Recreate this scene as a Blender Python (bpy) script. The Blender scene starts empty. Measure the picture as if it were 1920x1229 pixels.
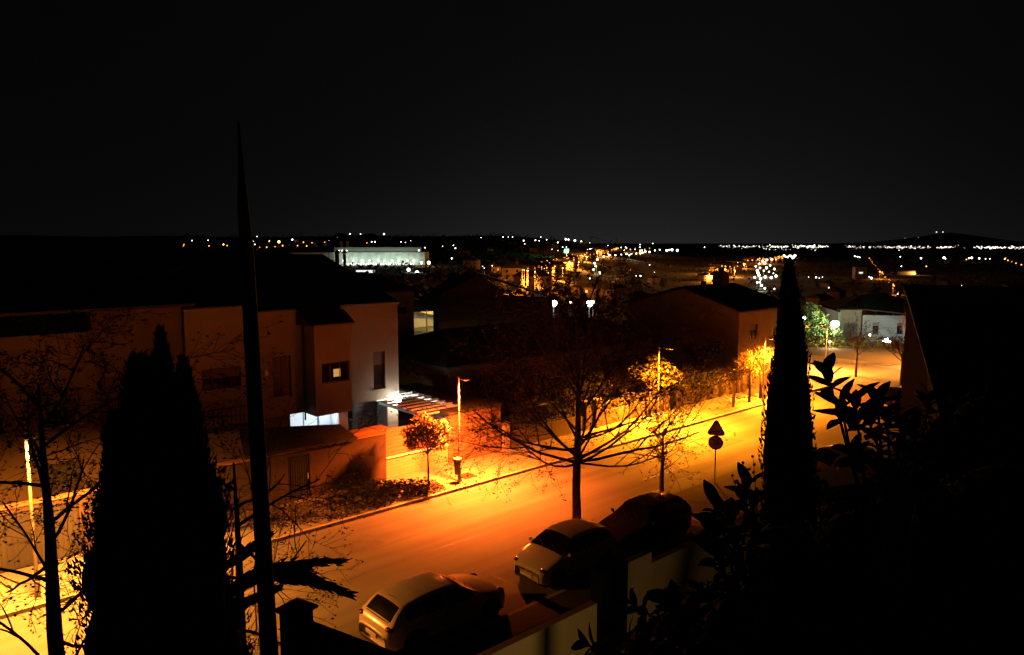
import bpy, math, random
from mathutils import Vector, Matrix, Euler
R = math.radians
C = bpy.context.scene.collection

# ------------------------------------------------------------------ camera
H = 11.0
FPX = 1397.0 / 1920.0
PITCH = R(6.51)
cam = bpy.data.cameras.new('camera')
cam.sensor_width = 36.0
cam.lens = 36.0 * FPX
cam.clip_start = 0.05
cam.clip_end = 60000
co = bpy.data.objects.new('camera', cam)
C.objects.link(co)
co.location = (0, 0, H)
co.rotation_euler = (R(90) - PITCH, 0, 0)
bpy.context.scene.camera = co

# ------------------------------------------------------------------ sky: moonless night with city glow low over the horizon
W = bpy.data.worlds.new('World')
bpy.context.scene.world = W
W.use_nodes = True
nt = W.node_tree
bg = nt.nodes['Background']
tc = nt.nodes.new('ShaderNodeTexCoord')
sep = nt.nodes.new('ShaderNodeSeparateXYZ')
nt.links.new(tc.outputs['Generated'], sep.inputs[0])
def wm(op, a, b=None):
    m = nt.nodes.new('ShaderNodeMath'); m.operation = op
    for i, v in enumerate((a, b)):
        if v is None: continue
        if isinstance(v, (int, float)): m.inputs[i].default_value = v
        else: nt.links.new(v, m.inputs[i])
    return m.outputs[0]
zz = wm('ABSOLUTE', sep.outputs['Z'])
g1 = wm('EXPONENT', wm('MULTIPLY', zz, -11.0))
xx = wm('MULTIPLY', wm('SUBTRACT', sep.outputs['X'], 0.14), 3.0)
g2 = wm('EXPONENT', wm('MULTIPLY', wm('MULTIPLY', xx, xx), -1.0))
glow = wm('MULTIPLY', g1, wm('ADD', wm('MULTIPLY', g2, 0.0125), 0.0012))
noise = nt.nodes.new('ShaderNodeTexNoise'); noise.inputs['Scale'].default_value = 2.5
noise.inputs['Detail'].default_value = 4
nt.links.new(tc.outputs['Generated'], noise.inputs['Vector'])
base = wm('MULTIPLY', wm('ADD', noise.outputs['Fac'], 0.6), wm('ADD', wm('MULTIPLY', g2, 0.0009), 0.0012))
tot = wm('ADD', base, glow)
comb = nt.nodes.new('ShaderNodeCombineColor')
nt.links.new(tot, comb.inputs[0]); nt.links.new(tot, comb.inputs[1])
nt.links.new(wm('MULTIPLY', tot, 1.0), comb.inputs[2])
nt.links.new(comb.outputs[0], bg.inputs['Color'])
bg.inputs['Strength'].default_value = 1.0

sc = bpy.context.scene
sc.view_settings.view_transform = 'Standard'
sc.view_settings.look = 'None'
sc.view_settings.exposure = 0.0
sc.view_settings.gamma = 1.0
sc.render.engine = 'CYCLES'
sc.cycles.max_bounces = 4
sc.cycles.diffuse_bounces = 2
sc.cycles.glossy_bounces = 2
sc.cycles.transmission_bounces = 3
sc.cycles.sample_clamp_indirect = 2.0
sc.cycles.caustics_reflective = False
sc.cycles.caustics_refractive = False

SODIUM = (1.0, 0.14, 0.012)
AMBER = (1.0, 0.42, 0.085)
WHITE = (1.0, 0.93, 0.75)
COOL = (0.62, 0.85, 1.0)

# ------------------------------------------------------------------ materials
MATS = {}
def mat(name, col, rough=0.7, var=0.15, scale=4.0, metal=0.0, spec=0.5, bump=0.0, col2=None, coat=0.0, detail=5.0):
    if name in MATS: return MATS[name]
    m = bpy.data.materials.new(name); m.use_nodes = True
    t = m.node_tree; b = t.nodes['Principled BSDF']
    b.inputs['Roughness'].default_value = rough
    b.inputs['Metallic'].default_value = metal
    b.inputs['Specular IOR Level'].default_value = spec
    if coat: b.inputs['Coat Weight'].default_value = coat; b.inputs['Coat Roughness'].default_value = 0.06
    c = t.nodes.new('ShaderNodeTexCoord'); n = t.nodes.new('ShaderNodeTexNoise')
    n.inputs['Scale'].default_value = scale; n.inputs['Detail'].default_value = detail
    t.links.new(c.outputs['Object'], n.inputs['Vector'])
    r = t.nodes.new('ShaderNodeValToRGB')
    lo = tuple(x * (1 - var) for x in col); hi = tuple(min(1, x * (1 + var)) for x in (col2 or col))
    r.color_ramp.elements[0].position = 0.3; r.color_ramp.elements[1].position = 0.7
    r.color_ramp.elements[0].color = (*lo, 1); r.color_ramp.elements[1].color = (*hi, 1)
    t.links.new(n.outputs['Fac'], r.inputs[0]); t.links.new(r.outputs[0], b.inputs['Base Color'])
    if bump:
        bp = t.nodes.new('ShaderNodeBump'); bp.inputs['Strength'].default_value = bump
        bp.inputs['Distance'].default_value = 0.03
        n2 = t.nodes.new('ShaderNodeTexNoise'); n2.inputs['Scale'].default_value = scale * 9
        t.links.new(c.outputs['Object'], n2.inputs['Vector'])
        t.links.new(n2.outputs['Fac'], bp.inputs['Height']); t.links.new(bp.outputs[0], b.inputs['Normal'])
    MATS[name] = m
    return m
def emis(name, col, st, sample=False):
    if name in MATS: return MATS[name]
    m = bpy.data.materials.new(name); m.use_nodes = True
    t = m.node_tree; b = t.nodes['Principled BSDF']
    b.inputs['Base Color'].default_value = (0.3, 0.3, 0.3, 1)
    b.inputs['Emission Color'].default_value = (*col, 1)
    b.inputs['Emission Strength'].default_value = st
    if not sample: m.cycles.emission_sampling = 'NONE'
    MATS[name] = m
    return m
def asphalt():
    m = mat('asphalt', (0.12, 0.12, 0.12), 0.85, 0.10, 0.35, spec=0.3)
    t = m.node_tree; b = t.nodes['Principled BSDF']
    c = t.nodes['Texture Coordinate']
    ramp = t.nodes['Color Ramp']
    # worn wheel tracks and patches along the street (object x runs along it)
    mp = t.nodes.new('ShaderNodeMapping'); mp.inputs['Scale'].default_value = (0.06, 0.9, 1)
    t.links.new(c.outputs['Object'], mp.inputs[0])
    n = t.nodes.new('ShaderNodeTexNoise'); n.inputs['Scale'].default_value = 1.0; n.inputs['Detail'].default_value = 6
    t.links.new(mp.outputs[0], n.inputs['Vector'])
    mx = t.nodes.new('ShaderNodeMix'); mx.data_type = 'RGBA'; mx.blend_type = 'MULTIPLY'
    r2 = t.nodes.new('ShaderNodeValToRGB')
    r2.color_ramp.elements[0].position = 0.35; r2.color_ramp.elements[0].color = (0.68, 0.68, 0.68, 1)
    r2.color_ramp.elements[1].position = 0.62; r2.color_ramp.elements[1].color = (1.1, 1.1, 1.1, 1)
    t.links.new(n.outputs['Fac'], r2.inputs[0])
    mx.inputs[0].default_value = 1.0
    t.links.new(ramp.outputs[0], mx.inputs[6]); t.links.new(r2.outputs[0], mx.inputs[7])
    f = t.nodes.new('ShaderNodeTexNoise'); f.inputs['Scale'].default_value = 60; f.inputs['Detail'].default_value = 3
    t.links.new(c.outputs['Object'], f.inputs['Vector'])
    r3 = t.nodes.new('ShaderNodeValToRGB')
    r3.color_ramp.elements[0].position = 0.3; r3.color_ramp.elements[0].color = (0.75, 0.75, 0.75, 1)
    r3.color_ramp.elements[1].position = 0.7; r3.color_ramp.elements[1].color = (1.15, 1.15, 1.15, 1)
    t.links.new(f.outputs['Fac'], r3.inputs[0])
    m2 = t.nodes.new('ShaderNodeMix'); m2.data_type = 'RGBA'; m2.blend_type = 'MULTIPLY'; m2.inputs[0].default_value = 1
    t.links.new(mx.outputs[2], m2.inputs[6]); t.links.new(r3.outputs[0], m2.inputs[7])
    t.links.new(m2.outputs[2], b.inputs['Base Color'])
    return m
def brickmat(name, c1, c2, mortar, sx, bw=0.5, rh=0.25, rough=0.85, msz=0.02):
    m = bpy.data.materials.new(name); m.use_nodes = True; t = m.node_tree; b = t.nodes['Principled BSDF']
    b.inputs['Roughness'].default_value = rough
    c = t.nodes.new('ShaderNodeTexCoord'); k = t.nodes.new('ShaderNodeTexBrick')
    mp = t.nodes.new('ShaderNodeMapping')
    if name.startswith('wall'): mp.inputs['Rotation'].default_value = (R(90), 0, 0)
    t.links.new(c.outputs['Object'], mp.inputs[0]); t.links.new(mp.outputs[0], k.inputs['Vector'])
    k.inputs['Scale'].default_value = sx; k.inputs['Color1'].default_value = (*c1, 1); k.inputs['Color2'].default_value = (*c2, 1)
    k.inputs['Mortar'].default_value = (*mortar, 1); k.inputs['Mortar Size'].default_value = msz
    k.inputs['Brick Width'].default_value = bw; k.inputs['Row Height'].default_value = rh
    t.links.new(k.outputs['Color'], b.inputs['Base Color'])
    MATS[name] = m
    return m
ASPH = asphalt()
PAVE = brickmat('paving', (0.16, 0.155, 0.145), (0.14, 0.135, 0.13), (0.09, 0.085, 0.08), 1.0, 0.4, 0.4, msz=0.012)
KERB = mat('kerb_stone', (0.25, 0.24, 0.22), 0.8, 0.15, 3)
SOIL = mat('dark_soil', (0.016, 0.015, 0.009), 0.95, 0.5, 0.05, col2=(0.035, 0.033, 0.02))
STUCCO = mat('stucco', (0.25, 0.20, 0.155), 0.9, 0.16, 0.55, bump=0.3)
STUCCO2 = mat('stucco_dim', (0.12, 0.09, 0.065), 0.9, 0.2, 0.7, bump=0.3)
WHITEW = mat('white_render', (0.7, 0.7, 0.68), 0.85, 0.05, 2)
GREYST = mat('grey_render', (0.20, 0.20, 0.185), 0.9, 0.15, 0.5)
BRICKW = brickmat('wall_block', (0.20, 0.12, 0.09), (0.15, 0.09, 0.07), (0.10, 0.07, 0.06), 1.0, 0.5, 0.2)
WALLTAN = brickmat('wall_tan', (0.34, 0.28, 0.22), (0.29, 0.24, 0.19), (0.2, 0.17, 0.14), 1.0, 0.45, 0.15, msz=0.01)
ROOF = brickmat('roof_tile', (0.022, 0.017, 0.015), (0.016, 0.013, 0.012), (0.008, 0.007, 0.007), 3.0, 0.6, 0.4)
SLATE = mat('dark_roofing', (0.03, 0.028, 0.026), 0.9, 0.3, 2)
DARKM = mat('dark_metal', (0.05, 0.05, 0.055), 0.5, 0.1, 5, metal=0.4)
GALV = mat('galvanised', (0.55, 0.54, 0.52), 0.45, 0.12, 8, metal=0.3)
POLEM = mat('painted_pole', (0.13, 0.12, 0.12), 0.5, 0.15, 8)
RIMM = mat('wheel_rim', (0.12, 0.12, 0.12), 0.35, 0.1, 8, metal=.6)
DULLW = mat('dull_wall', (0.075, 0.055, 0.045), 0.9, 0.2, 1.2, bump=.3)
GLASSD = mat('dark_glass', (0.012, 0.013, 0.016), 0.08, 0.1, 2, spec=0.6)
BLIND = mat('shutter', (0.10, 0.075, 0.06), 0.7, 0.15, 6)
CREAMW = mat('cream_render', (0.40, 0.36, 0.24), 0.9, 0.10, 0.9, bump=0.3)
BARK = mat('bark', (0.10, 0.065, 0.045), 0.9, 0.3, 12, bump=0.4)
TWIG = mat('twig', (0.085, 0.04, 0.025), 0.85, 0.25, 5)
BARKD = mat('bark_dark', (0.02, 0.015, 0.012), 0.95, 0.3, 12)
CYP = mat('cypress_needle', (0.010, 0.013, 0.008), 0.95, 0.4, 3, spec=0.1)
LEAFD = mat('glossy_leaf', (0.007, 0.008, 0.005), 0.75, 0.4, 6, spec=0.1)
LEAFG = mat('leaf_green', (0.075, 0.085, 0.025), 0.6, 0.4, 2.5, col2=(0.14, 0.13, 0.03))
LEAFY = mat('leaf_yellowish', (.05, .045, .012), .6, .6, 1.2, col2=(.11, .09, .02))
LEAFR = mat('leaf_autumn', (0.16, 0.11, 0.035), 0.55, 0.45, 2.0, col2=(0.26, 0.16, 0.05))
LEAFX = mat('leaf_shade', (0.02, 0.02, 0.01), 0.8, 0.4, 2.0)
WOODR = mat('red_slats', (0.30, 0.14, 0.09), 0.6, 0.12, 5)
BLACKP = mat('black_pole', (0.008, 0.008, 0.010), 0.8, 0.1, 3, spec=0.1)
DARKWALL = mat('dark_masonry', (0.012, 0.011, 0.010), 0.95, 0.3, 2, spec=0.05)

# ------------------------------------------------------------------ mesh helpers
class MB:
    def __init__(s): s.v = []; s.f = []; s.m = []
    def add(s, vs, fs, mi=0):
        o = len(s.v); s.v += [tuple(p) for p in vs]
        s.f += [tuple(i + o for i in f) for f in fs]; s.m += [mi] * len(fs)
    def box(s, x0, x1, y0, y1, z0, z1, mi=0):
        vs = [(x, y, z) for z in (z0, z1) for y in (y0, y1) for x in (x0, x1)]
        s.add(vs, [(0, 2, 3, 1), (4, 5, 7, 6), (0, 1, 5, 4), (2, 6, 7, 3), (0, 4, 6, 2), (1, 3, 7, 5)], mi)
    def bevbox(s, x0, x1, y0, y1, z0, z1, b=0.02, mi=0):
        loops = []
        for z, i in ((z0, b), (z0 + b, 0), (z1 - b, 0), (z1, b)):
            loops.append([(x0 + i + b, y0 + i, z), (x1 - i - b, y0 + i, z), (x1 - i, y0 + i + b, z), (x1 - i, y1 - i - b, z),
                          (x1 - i - b, y1 - i, z), (x0 + i + b, y1 - i, z), (x0 + i, y1 - i - b, z), (x0 + i, y0 + i + b, z)])
        vs = [p for l in loops for p in l]; fs = []
        for k in range(3):
            for i in range(8):
                j = (i + 1) % 8; fs.append((k * 8 + i, k * 8 + j, k * 8 + 8 + j, k * 8 + 8 + i))
        fs.append(tuple(range(7, -1, -1))); fs.append(tuple(range(24, 32)))
        s.add(vs, fs, mi)
    def tube(s, pts, rads, n=8, mi=0, cap=True):
        rings = []; pts = [Vector(p) for p in pts]
        up = Vector((0, 0, 1))
        for i, p in enumerate(pts):
            a = pts[max(0, i - 1)]; b = pts[min(len(pts) - 1, i + 1)]; d = (b - a)
            if d.length < 1e-9: d = Vector((0, 0, 1))
            d.normalize(); x = d.cross(up if abs(d.z) < 0.95 else Vector((1, 0, 0))).normalized(); y = d.cross(x)
            r = rads[i] if hasattr(rads, '__len__') else rads
            rings.append([p + x * (r * math.cos(2 * math.pi * k / n)) + y * (r * math.sin(2 * math.pi * k / n)) for k in range(n)])
        vs = [q for r_ in rings for q in r_]; fs = []
        for i in range(len(rings) - 1):
            for k in range(n):
                j = (k + 1) % n; fs.append((i * n + k, i * n + j, i * n + n + j, i * n + n + k))
        if cap: fs.append(tuple(range(n - 1, -1, -1))); fs.append(tuple(range(len(vs) - n, len(vs))))
        s.add(vs, fs, mi)
    def lathe(s, prof, cx=0, cy=0, n=16, mi=0):
        vs = []; fs = []
        for r, z in prof:
            for k in range(n): vs.append((cx + r * math.cos(2 * math.pi * k / n), cy + r * math.sin(2 * math.pi * k / n), z))
        for i in range(len(prof) - 1):
            for k in range(n):
                j = (k + 1) % n; fs.append((i * n + k, i * n + j, i * n + n + j, i * n + n + k))
        fs.append(tuple(range(n - 1, -1, -1))); fs.append(tuple(range(len(vs) - n, len(vs))))
        s.add(vs, fs, mi)
    def prism(s, poly, y0, y1, mi=0):
        """poly in x,z extruded along y"""
        n = len(poly)
        vs = [(x, y0, z) for x, z in poly] + [(x, y1, z) for x, z in poly]
        fs = [tuple(range(n - 1, -1, -1)), tuple(range(n, 2 * n))] + [(i, (i + 1) % n, n + (i + 1) % n, n + i) for i in range(n)]
        s.add(vs, fs, mi)
    def ball(s, c, r, n=10, m=6, mi=0, sx=1, sy=1, sz=1):
        vs = []; fs = []
        for i in range(m + 1):
            a = math.pi * i / m
            for k in range(n):
                b = 2 * math.pi * k / n
                vs.append((c[0] + sx * r * math.sin(a) * math.cos(b), c[1] + sy * r * math.sin(a) * math.sin(b), c[2] + sz * r * math.cos(a)))
        for i in range(m):
            for k in range(n):
                j = (k + 1) % n; fs.append((i * n + k, i * n + n + k, i * n + n + j, i * n + j))
        s.add(vs, fs, mi)
    def build(s, name, mats, parent=None, smooth=False, loc=None):
        me = bpy.data.meshes.new(name)
        me.from_pydata(s.v, [], s.f)
        if not isinstance(mats, (list, tuple)): mats = [mats]
        for m in mats: me.materials.append(m)
        if len(mats) > 1: me.polygons.foreach_set('material_index', s.m)
        if smooth: me.polygons.foreach_set('use_smooth', [True] * len(me.polygons))
        me.update()
        o = bpy.data.objects.new(name, me); C.objects.link(o)
        if parent: o.parent = parent
        if loc: o.location = loc
        return o
def tag(o, label=None, cat=None, group=None, kind=None):
    if label: o['label'] = label
    if cat: o['category'] = cat
    if group: o['group'] = group
    if kind: o['kind'] = kind
    return o
def empty(name, loc, rz=0, label=None, cat=None, group=None):
    o = bpy.data.objects.new(name, None); C.objects.link(o)
    o.location = loc; o.rotation_euler = (0, 0, rz); o.empty_display_size = 0.3
    return tag(o, label, cat, group)
def copy_tree(o, parent=None):
    c = o.copy(); C.objects.link(c)
    if parent: c.parent = parent
    for ch in [x for x in bpy.data.objects if x.parent == o]: copy_tree(ch, c)
    return c
def lamp(name, kind, loc, col, power, parent=None, size=0.1, spot=None, blend=0.5, rot=None):
    l = bpy.data.lights.new(name, kind); l.color = col; l.energy = power
    if kind in ('POINT', 'SPOT'): l.shadow_soft_size = size
    if kind == 'SPOT': l.spot_size = spot; l.spot_blend = blend
    o = bpy.data.objects.new(name, l); C.objects.link(o); o.location = loc
    if rot: o.rotation_euler = rot
    if parent: o.parent = parent
    return o

# ------------------------------------------------------------------ the street's own frame: s along it, d across it (+ = far side)
ANG = R(42)
AX = Vector((math.cos(ANG), math.sin(ANG), 0)); NX = Vector((-math.sin(ANG), math.cos(ANG), 0)); L0 = Vector((-2.3, 33.0, 0))
def S(s, d, z=0.0): return L0 + AX * s + NX * d + Vector((0, 0, z))
def sframe(name, label, cat, s=0, d=0, z=0, rz=0, group=None): return empty(name, S(s, d, z), ANG + rz, label, cat, group)

# ------------------------------------------------------------------ terrain
def lerp_t(t, y):
    if y <= t[0][0]: return t[0][1]
    for (a, za), (b, zb) in zip(t, t[1:]):
        if y <= b:
            k = (y - a) / (b - a); k = k * k * (3 - 2 * k) if b < 3000 else k
            return za + (zb - za) * k
    return t[-1][1]
TL = [(75, 0), (150, -2), (300, -6), (600, -8), (900, -3), (1500, 12), (2300, 30), (4500, 32), (9000, -20), (40000, -38)]
TR = [(75, 0), (110, -4), (150, -9), (300, -20), (600, -26), (1200, -30), (2500, -34), (40000, -40)]
def sm(x): x = max(0, min(1, x)); return x * x * (3 - 2 * x)
def G(X, Y):
    if Y < 10: Y = 10
    w = 1 - sm((X / Y + 0.02) / 0.27)
    z = lerp_t(TL, Y) * w + lerp_t(TR, Y) * (1 - w)
    if Y > 150: z += 1.2 * math.sin(X * 0.013 + Y * 0.004) * min(1, (Y - 150) / 400) + (2.0 * math.sin(X * 0.004 + 1.3) + 1.2 * math.sin(X * 0.011)) * sm((Y - 1300) / 900) * w
    return z
def ray(u, v):
    x = (u - 960) / 1397; y = (v - 614.5) / 1397
    return Vector((x, math.cos(PITCH) - y * math.sin(PITCH), -math.sin(PITCH) - y * math.cos(PITCH)))
def site(u, v, h=0.0, tmax=30000, t0=210.0):
    """the place on the terrain seen at a pixel of the photograph, for something h metres tall"""
    r = ray(u, v); t = t0; step = 2.0; hit = None
    while t < tmax:
        p = r * t
        if H + p.z < G(p.x, p.y) + h: hit = t; break
        t += step; step = max(2.0, t * 0.01)
    if hit is None: hit = tmax if v > 455 else 2300
    p = r * hit
    return Vector((p.x, p.y, G(p.x, p.y)))
def at(u, v, Y):
    r = ray(u, v); k = Y / r.y; return Vector((r.x * k, Y, H + r.z * k))

ys = [-40, -10, 20, 45, 70, 85, 100, 120, 150, 190, 240, 300, 370, 450, 530, 600, 700, 800, 950, 1100, 1300, 1500, 1750, 2000, 2300, 2700, 3300, 4500, 6500, 9000, 14000, 22000, 40000]
mb = MB(); cols = 61; vs = []; fs = []
for i, y in enumerate(ys):
    for k in range(cols):
        q = (k - 30) / 30.0
        x = q * max(160, abs(y) * 1.3)
        vs.append((x, y, G(x, y) - 0.03))
for i in range(len(ys) - 1):
    for k in range(cols - 1):
        a = i * cols + k; fs.append((a, a + 1, a + cols + 1, a + cols))
mb.add(vs, fs); tag(mb.build('ground', SOIL, smooth=True), kind='structure')
# far mountain with two lights high on it
mb = MB(); vs = []; fs = []
prof = [(5300, 0), (5900, 20), (6400, 75), (6900, 150), (7150, 175), (7400, 150), (7900, 40), (8600, 0)]
for i, (x, z) in enumerate(prof):
    for dy, k in ((-1800, 0), (-900, 0.55), (0, 1), (1500, 0)): vs.append((x * 1.02, 12500 + dy, -40 + k * (z + 38)))
for i in range(len(prof) - 1):
    for k in range(3): a = i * 4 + k; fs.append((a, a + 4, a + 5, a + 1))
mb.add(vs, fs); tag(mb.build('hill', SOIL, smooth=True), kind='structure')

# ------------------------------------------------------------------ road, kerbs, pavements
def sheet(name, pts, z, m):
    r = empty_obj = None
    mb = MB(); n = len(pts)
    mb.add([(x, y, 0) for x, y in pts], [tuple(range(n))])
    o = mb.build(name, m); o.location = S(0, 0, z); o.rotation_euler = (0, 0, ANG); tag(o, kind='structure'); return o
PAVED = brickmat('paving_shaded', (0.05, 0.045, 0.04), (0.04, 0.036, 0.033), (0.025, 0.024, 0.022), 1.0, 0.4, 0.4, msz=0.012)  # the same paving with the near side's shade put into its colour
sheet('road', [(-60, -10.45), (36, -10.45), (37.5, -14), (37.5, -60), (50, -60), (50, 14), (60, 60), (49, 60), (39, 14), (37.5, 1.5), (36, -0.6), (-60, -0.6)], 0.0, ASPH)
def slab(name, pts, h, m, km=KERB):
    """raised pavement of real thickness"""
    mb = MB(); n = len(pts)
    mb.add([(x, y, -0.1) for x, y in pts] + [(x, y, h) for x, y in pts], [tuple(range(n, 2 * n))])
    for i in range(n): mb.add([(*pts[i], -0.1), (*pts[(i + 1) % n], -0.1), (*pts[(i + 1) % n], h), (*pts[i], h)], [(0, 1, 2, 3)], 1)
    o = mb.build(name, [m, km]); o.location = S(0, 0, 0); o.rotation_euler = (0, 0, ANG); return tag(o, kind='structure')
slab('pavement', [(-60, -0.44), (35.5, -0.44), (36.6, 0.4), (37.2, 1.6), (38.7, 14), (38.7, 40), (30, 40), (30, 2.9), (-60, 2.9)], 0.125, PAVE)
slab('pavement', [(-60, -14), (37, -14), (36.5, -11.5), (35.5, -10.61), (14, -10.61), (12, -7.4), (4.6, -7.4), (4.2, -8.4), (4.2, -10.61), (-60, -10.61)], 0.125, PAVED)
def kerbstone(pts, w=0.15):
    mb = MB()
    for (x0, y0), (x1, y1) in zip(pts, pts[1:]):
        d = Vector((x1 - x0, y1 - y0)); ln = d.length; d.normalize(); nrm = Vector((-d.y, d.x)) * w
        k = max(1, int(ln)); 
        for i in range(k):
            a = Vector((x0, y0)) + d * (ln * i / k + 0.006); b = Vector((x0, y0)) + d * (ln * (i + 1) / k - 0.006)
            q = [a, b, b + nrm, a + nrm]
            mb.add([(p.x, p.y, -0.05) for p in q] + [(p.x, p.y, 0.13) for p in q], [(4, 5, 6, 7), (0, 1, 5, 4), (1, 2, 6, 5), (2, 3, 7, 6), (3, 0, 4, 7)])
    o = mb.build('kerb', KERB); o.location = S(0, 0, 0); o.rotation_euler = (0, 0, ANG); tag(o, kind='structure')
kerbstone([(-50, -0.592), (35.5, -0.592)])
kerbstone([(14, -10.458), (-50, -10.458)][::1])
# tar joint between the two lanes, gutter strip, manhole cover in the far pavement
TAR = mat('tar_joint', (0.045, 0.045, 0.045), 0.6, 0.2, 3)
mb = MB(); pts = [(-50 + i * 1.5, -5.1 + 0.05 * math.sin(i * 0.9)) for i in range(58)]
for (x0, y0), (x1, y1) in zip(pts, pts[1:]): mb.add([(x0, y0 - .02, .004), (x1, y1 - .02, .004), (x1, y1 + .02, .004), (x0, y0 + .02, .004)], [(0, 1, 2, 3)])
mb.add([(-50, -0.98, .004), (35, -0.98, .004), (35, -0.95, .004), (-50, -0.95, .004)], [(0, 1, 2, 3)])
for s0 in range(-30, 34, 5): mb.add([(s0, -10.4, .004), (s0 + .04, -10.4, .004), (s0 + .04, -8.0, .004), (s0, -8.0, .004)], [(0, 1, 2, 3)])
o = mb.build('road_joint', TAR); o.location = S(0, 0, 0); o.rotation_euler = (0, 0, ANG); tag(o, kind='structure')
PATCH = mat('asphalt_patch', (.062, .062, .064), .8, .2, 2.5, bump=.2)
mb = MB()
for (x0, x1, y0, y1) in ((-9.5, -6.2, -3.4, -2.2), (3.5, 9.0, -7.2, -6.3), (14.0, 16.5, -4.6, -1.6)):
    mb.add([(x0, y0, .0035), (x1, y0 + .06, .0035), (x1 - .05, y1, .0035), (x0 + .04, y1 - .05, .0035)], [(0, 1, 2, 3)])
g = random.Random(2)
for k in range(9):
    x, y = g.uniform(-14, 20), g.uniform(-7.5, -1.4)
    for j in range(16):
        nx, ny = x + g.uniform(.1, .35), y + g.uniform(-.14, .14); mb.add([(x, y - .009, .0038), (nx, ny - .009, .0038), (nx, ny + .009, .0038), (x, y + .009, .0038)], [(0, 1, 2, 3)]); x, y = nx, ny
o = mb.build('road_repair', PATCH); o.location = S(0, 0, 0); o.rotation_euler = (0, 0, ANG); tag(o, kind='structure')
r = sframe('manhole_cover', 'square dark manhole cover in the bright pavement right of the litter bin post', 'manhole cover', 0.75, 0.55, 0.125)
mb = MB(); mb.box(-.36, .36, -.36, .36, 0.0, 0.012); mb.build('frame', DARKM, r)
mb = MB(); mb.box(-.3, .3, -.3, .3, 0.012, 0.018)
for i in range(5): mb.box(-.26, .26, -.25 + i * .12, -.21 + i * .12, 0.018, 0.024)
mb.build('lid', DARKM, r)

# ------------------------------------------------------------------ building helpers
def wall_open(mb, x0, x1, z0, z1, y, ops, depth=0.16, mi=0):
    """front wall sheet at y, facing -y, with real openings and reveals"""
    xs = sorted({x0, x1, *[a for o in ops for a in o[:2]]}); zs = sorted({z0, z1, *[a for o in ops for a in o[2:4]]})
    for a, b in zip(xs, xs[1:]):
        for c, d in zip(zs, zs[1:]):
            mx, mz = (a + b) / 2, (c + d) / 2
            if any(o[0] < mx < o[1] and o[2] < mz < o[3] for o in ops): continue
            mb.add([(a, y, c), (b, y, c), (b, y, d), (a, y, d)], [(0, 1, 2, 3)], mi)
    for o in ops:
        a, b, c, d = o[:4]
        mb.add([(a, y, c), (b, y, c), (b, y, d), (a, y, d), (a, y + depth, c), (b, y + depth, c), (b, y + depth, d), (a, y + depth, d)],
               [(0, 4, 5, 1), (1, 5, 6, 2), (2, 6, 7, 3), (3, 7, 4, 0)], mi)
def window(parent, a, b, c, d, y, pane=None, bars=1, frame=None, sill=True, shut=0.0, name='window'):
    f = MB(); t = 0.05; yy = y + 0.13
    f.box(a, b, yy - .04, yy + .02, c, c + t); f.box(a, b, yy - .04, yy + .02, d - t, d)
    f.box(a, a + t, yy - .04, yy + .02, c + t, d - t); f.box(b - t, b, yy - .04, yy + .02, c + t, d - t)
    for i in range(1, bars + 1):
        x = a + (b - a) * i / (bars + 1); f.box(x - .02, x + .02, yy - .035, yy + .02, c + t, d - t)
    w = f.build(name, frame or DARKM, parent)
    g = MB(); g.box(a + t, b - t, yy, yy + .012, c + t, d - t); g.build('pane', pane or GLASSD, w)
    if shut > 0:
        g = MB(); zt = d - t; zb = zt - (d - c - 2 * t) * shut; n = max(3, int((zt - zb) / .06))
        for i in range(n): g.box(a + t + .003, b - t - .003, yy - .030, yy - .012, zb + (zt - zb) * i / n + .004, zb + (zt - zb) * (i + 1) / n)
        g.build('shutter', BLIND, w)
    if sill:
        g = MB(); g.box(a - .06, b + .06, y - .06, y + .1, c - .05, c - .004); g.build('sill', KERB, w)
    return w

# ================================================================== MAIN HOUSE (far side, left)
hs = sframe('terraced_house', 'large rendered house with projecting bay and brightly lit porch behind the dark garden wall', 'house')
# right-hand block
mb = MB()
wall_open(mb, -1.75, 1.68, 2.68, 7.72, 7.6, [(0.12, 0.84, 3.27, 5.27)])
mb.add([(1.68, 7.6, 2.68), (1.68, 17, 2.68), (1.68, 17, 7.72), (1.68, 7.6, 7.72)], [(0, 1, 2, 3)])
mb.add([(-1.75, 7.6, 2.68), (1.68, 7.6, 2.68), (1.68, 9.4, 2.68), (-1.75, 9.4, 2.68)], [(0, 1, 2, 3)])
wall_open(mb, -6.45, -3.75, 2.68, 7.66, 7.6, [(-5.4, -4.48, 3.62, 5.58)])
wall_open(mb, -9.4, -6.45, 2.68, 8.02, 7.45, [(-8.75, -6.98, 4.42, 5.36)])
mb.add([(-6.45, 7.45, 2.68), (-6.45, 7.6, 2.68), (-6.45, 7.6, 8.02), (-6.45, 7.45, 8.02)], [(0, 1, 2, 3)])
mb.build('upper_wall', STUCCO, hs)
mb = MB()   # parapet cap trims
for a in ((-1.8, 1.74, 7.54, 7.66, 7.72, 7.80), (-6.45, -3.75, 7.54, 7.66, 7.66, 7.74), (-9.45, -6.46, 7.39, 7.51, 8.02, 8.1)): mb = MB(); mb.box(*a); mb.build('cornice', KERB, hs)
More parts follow.
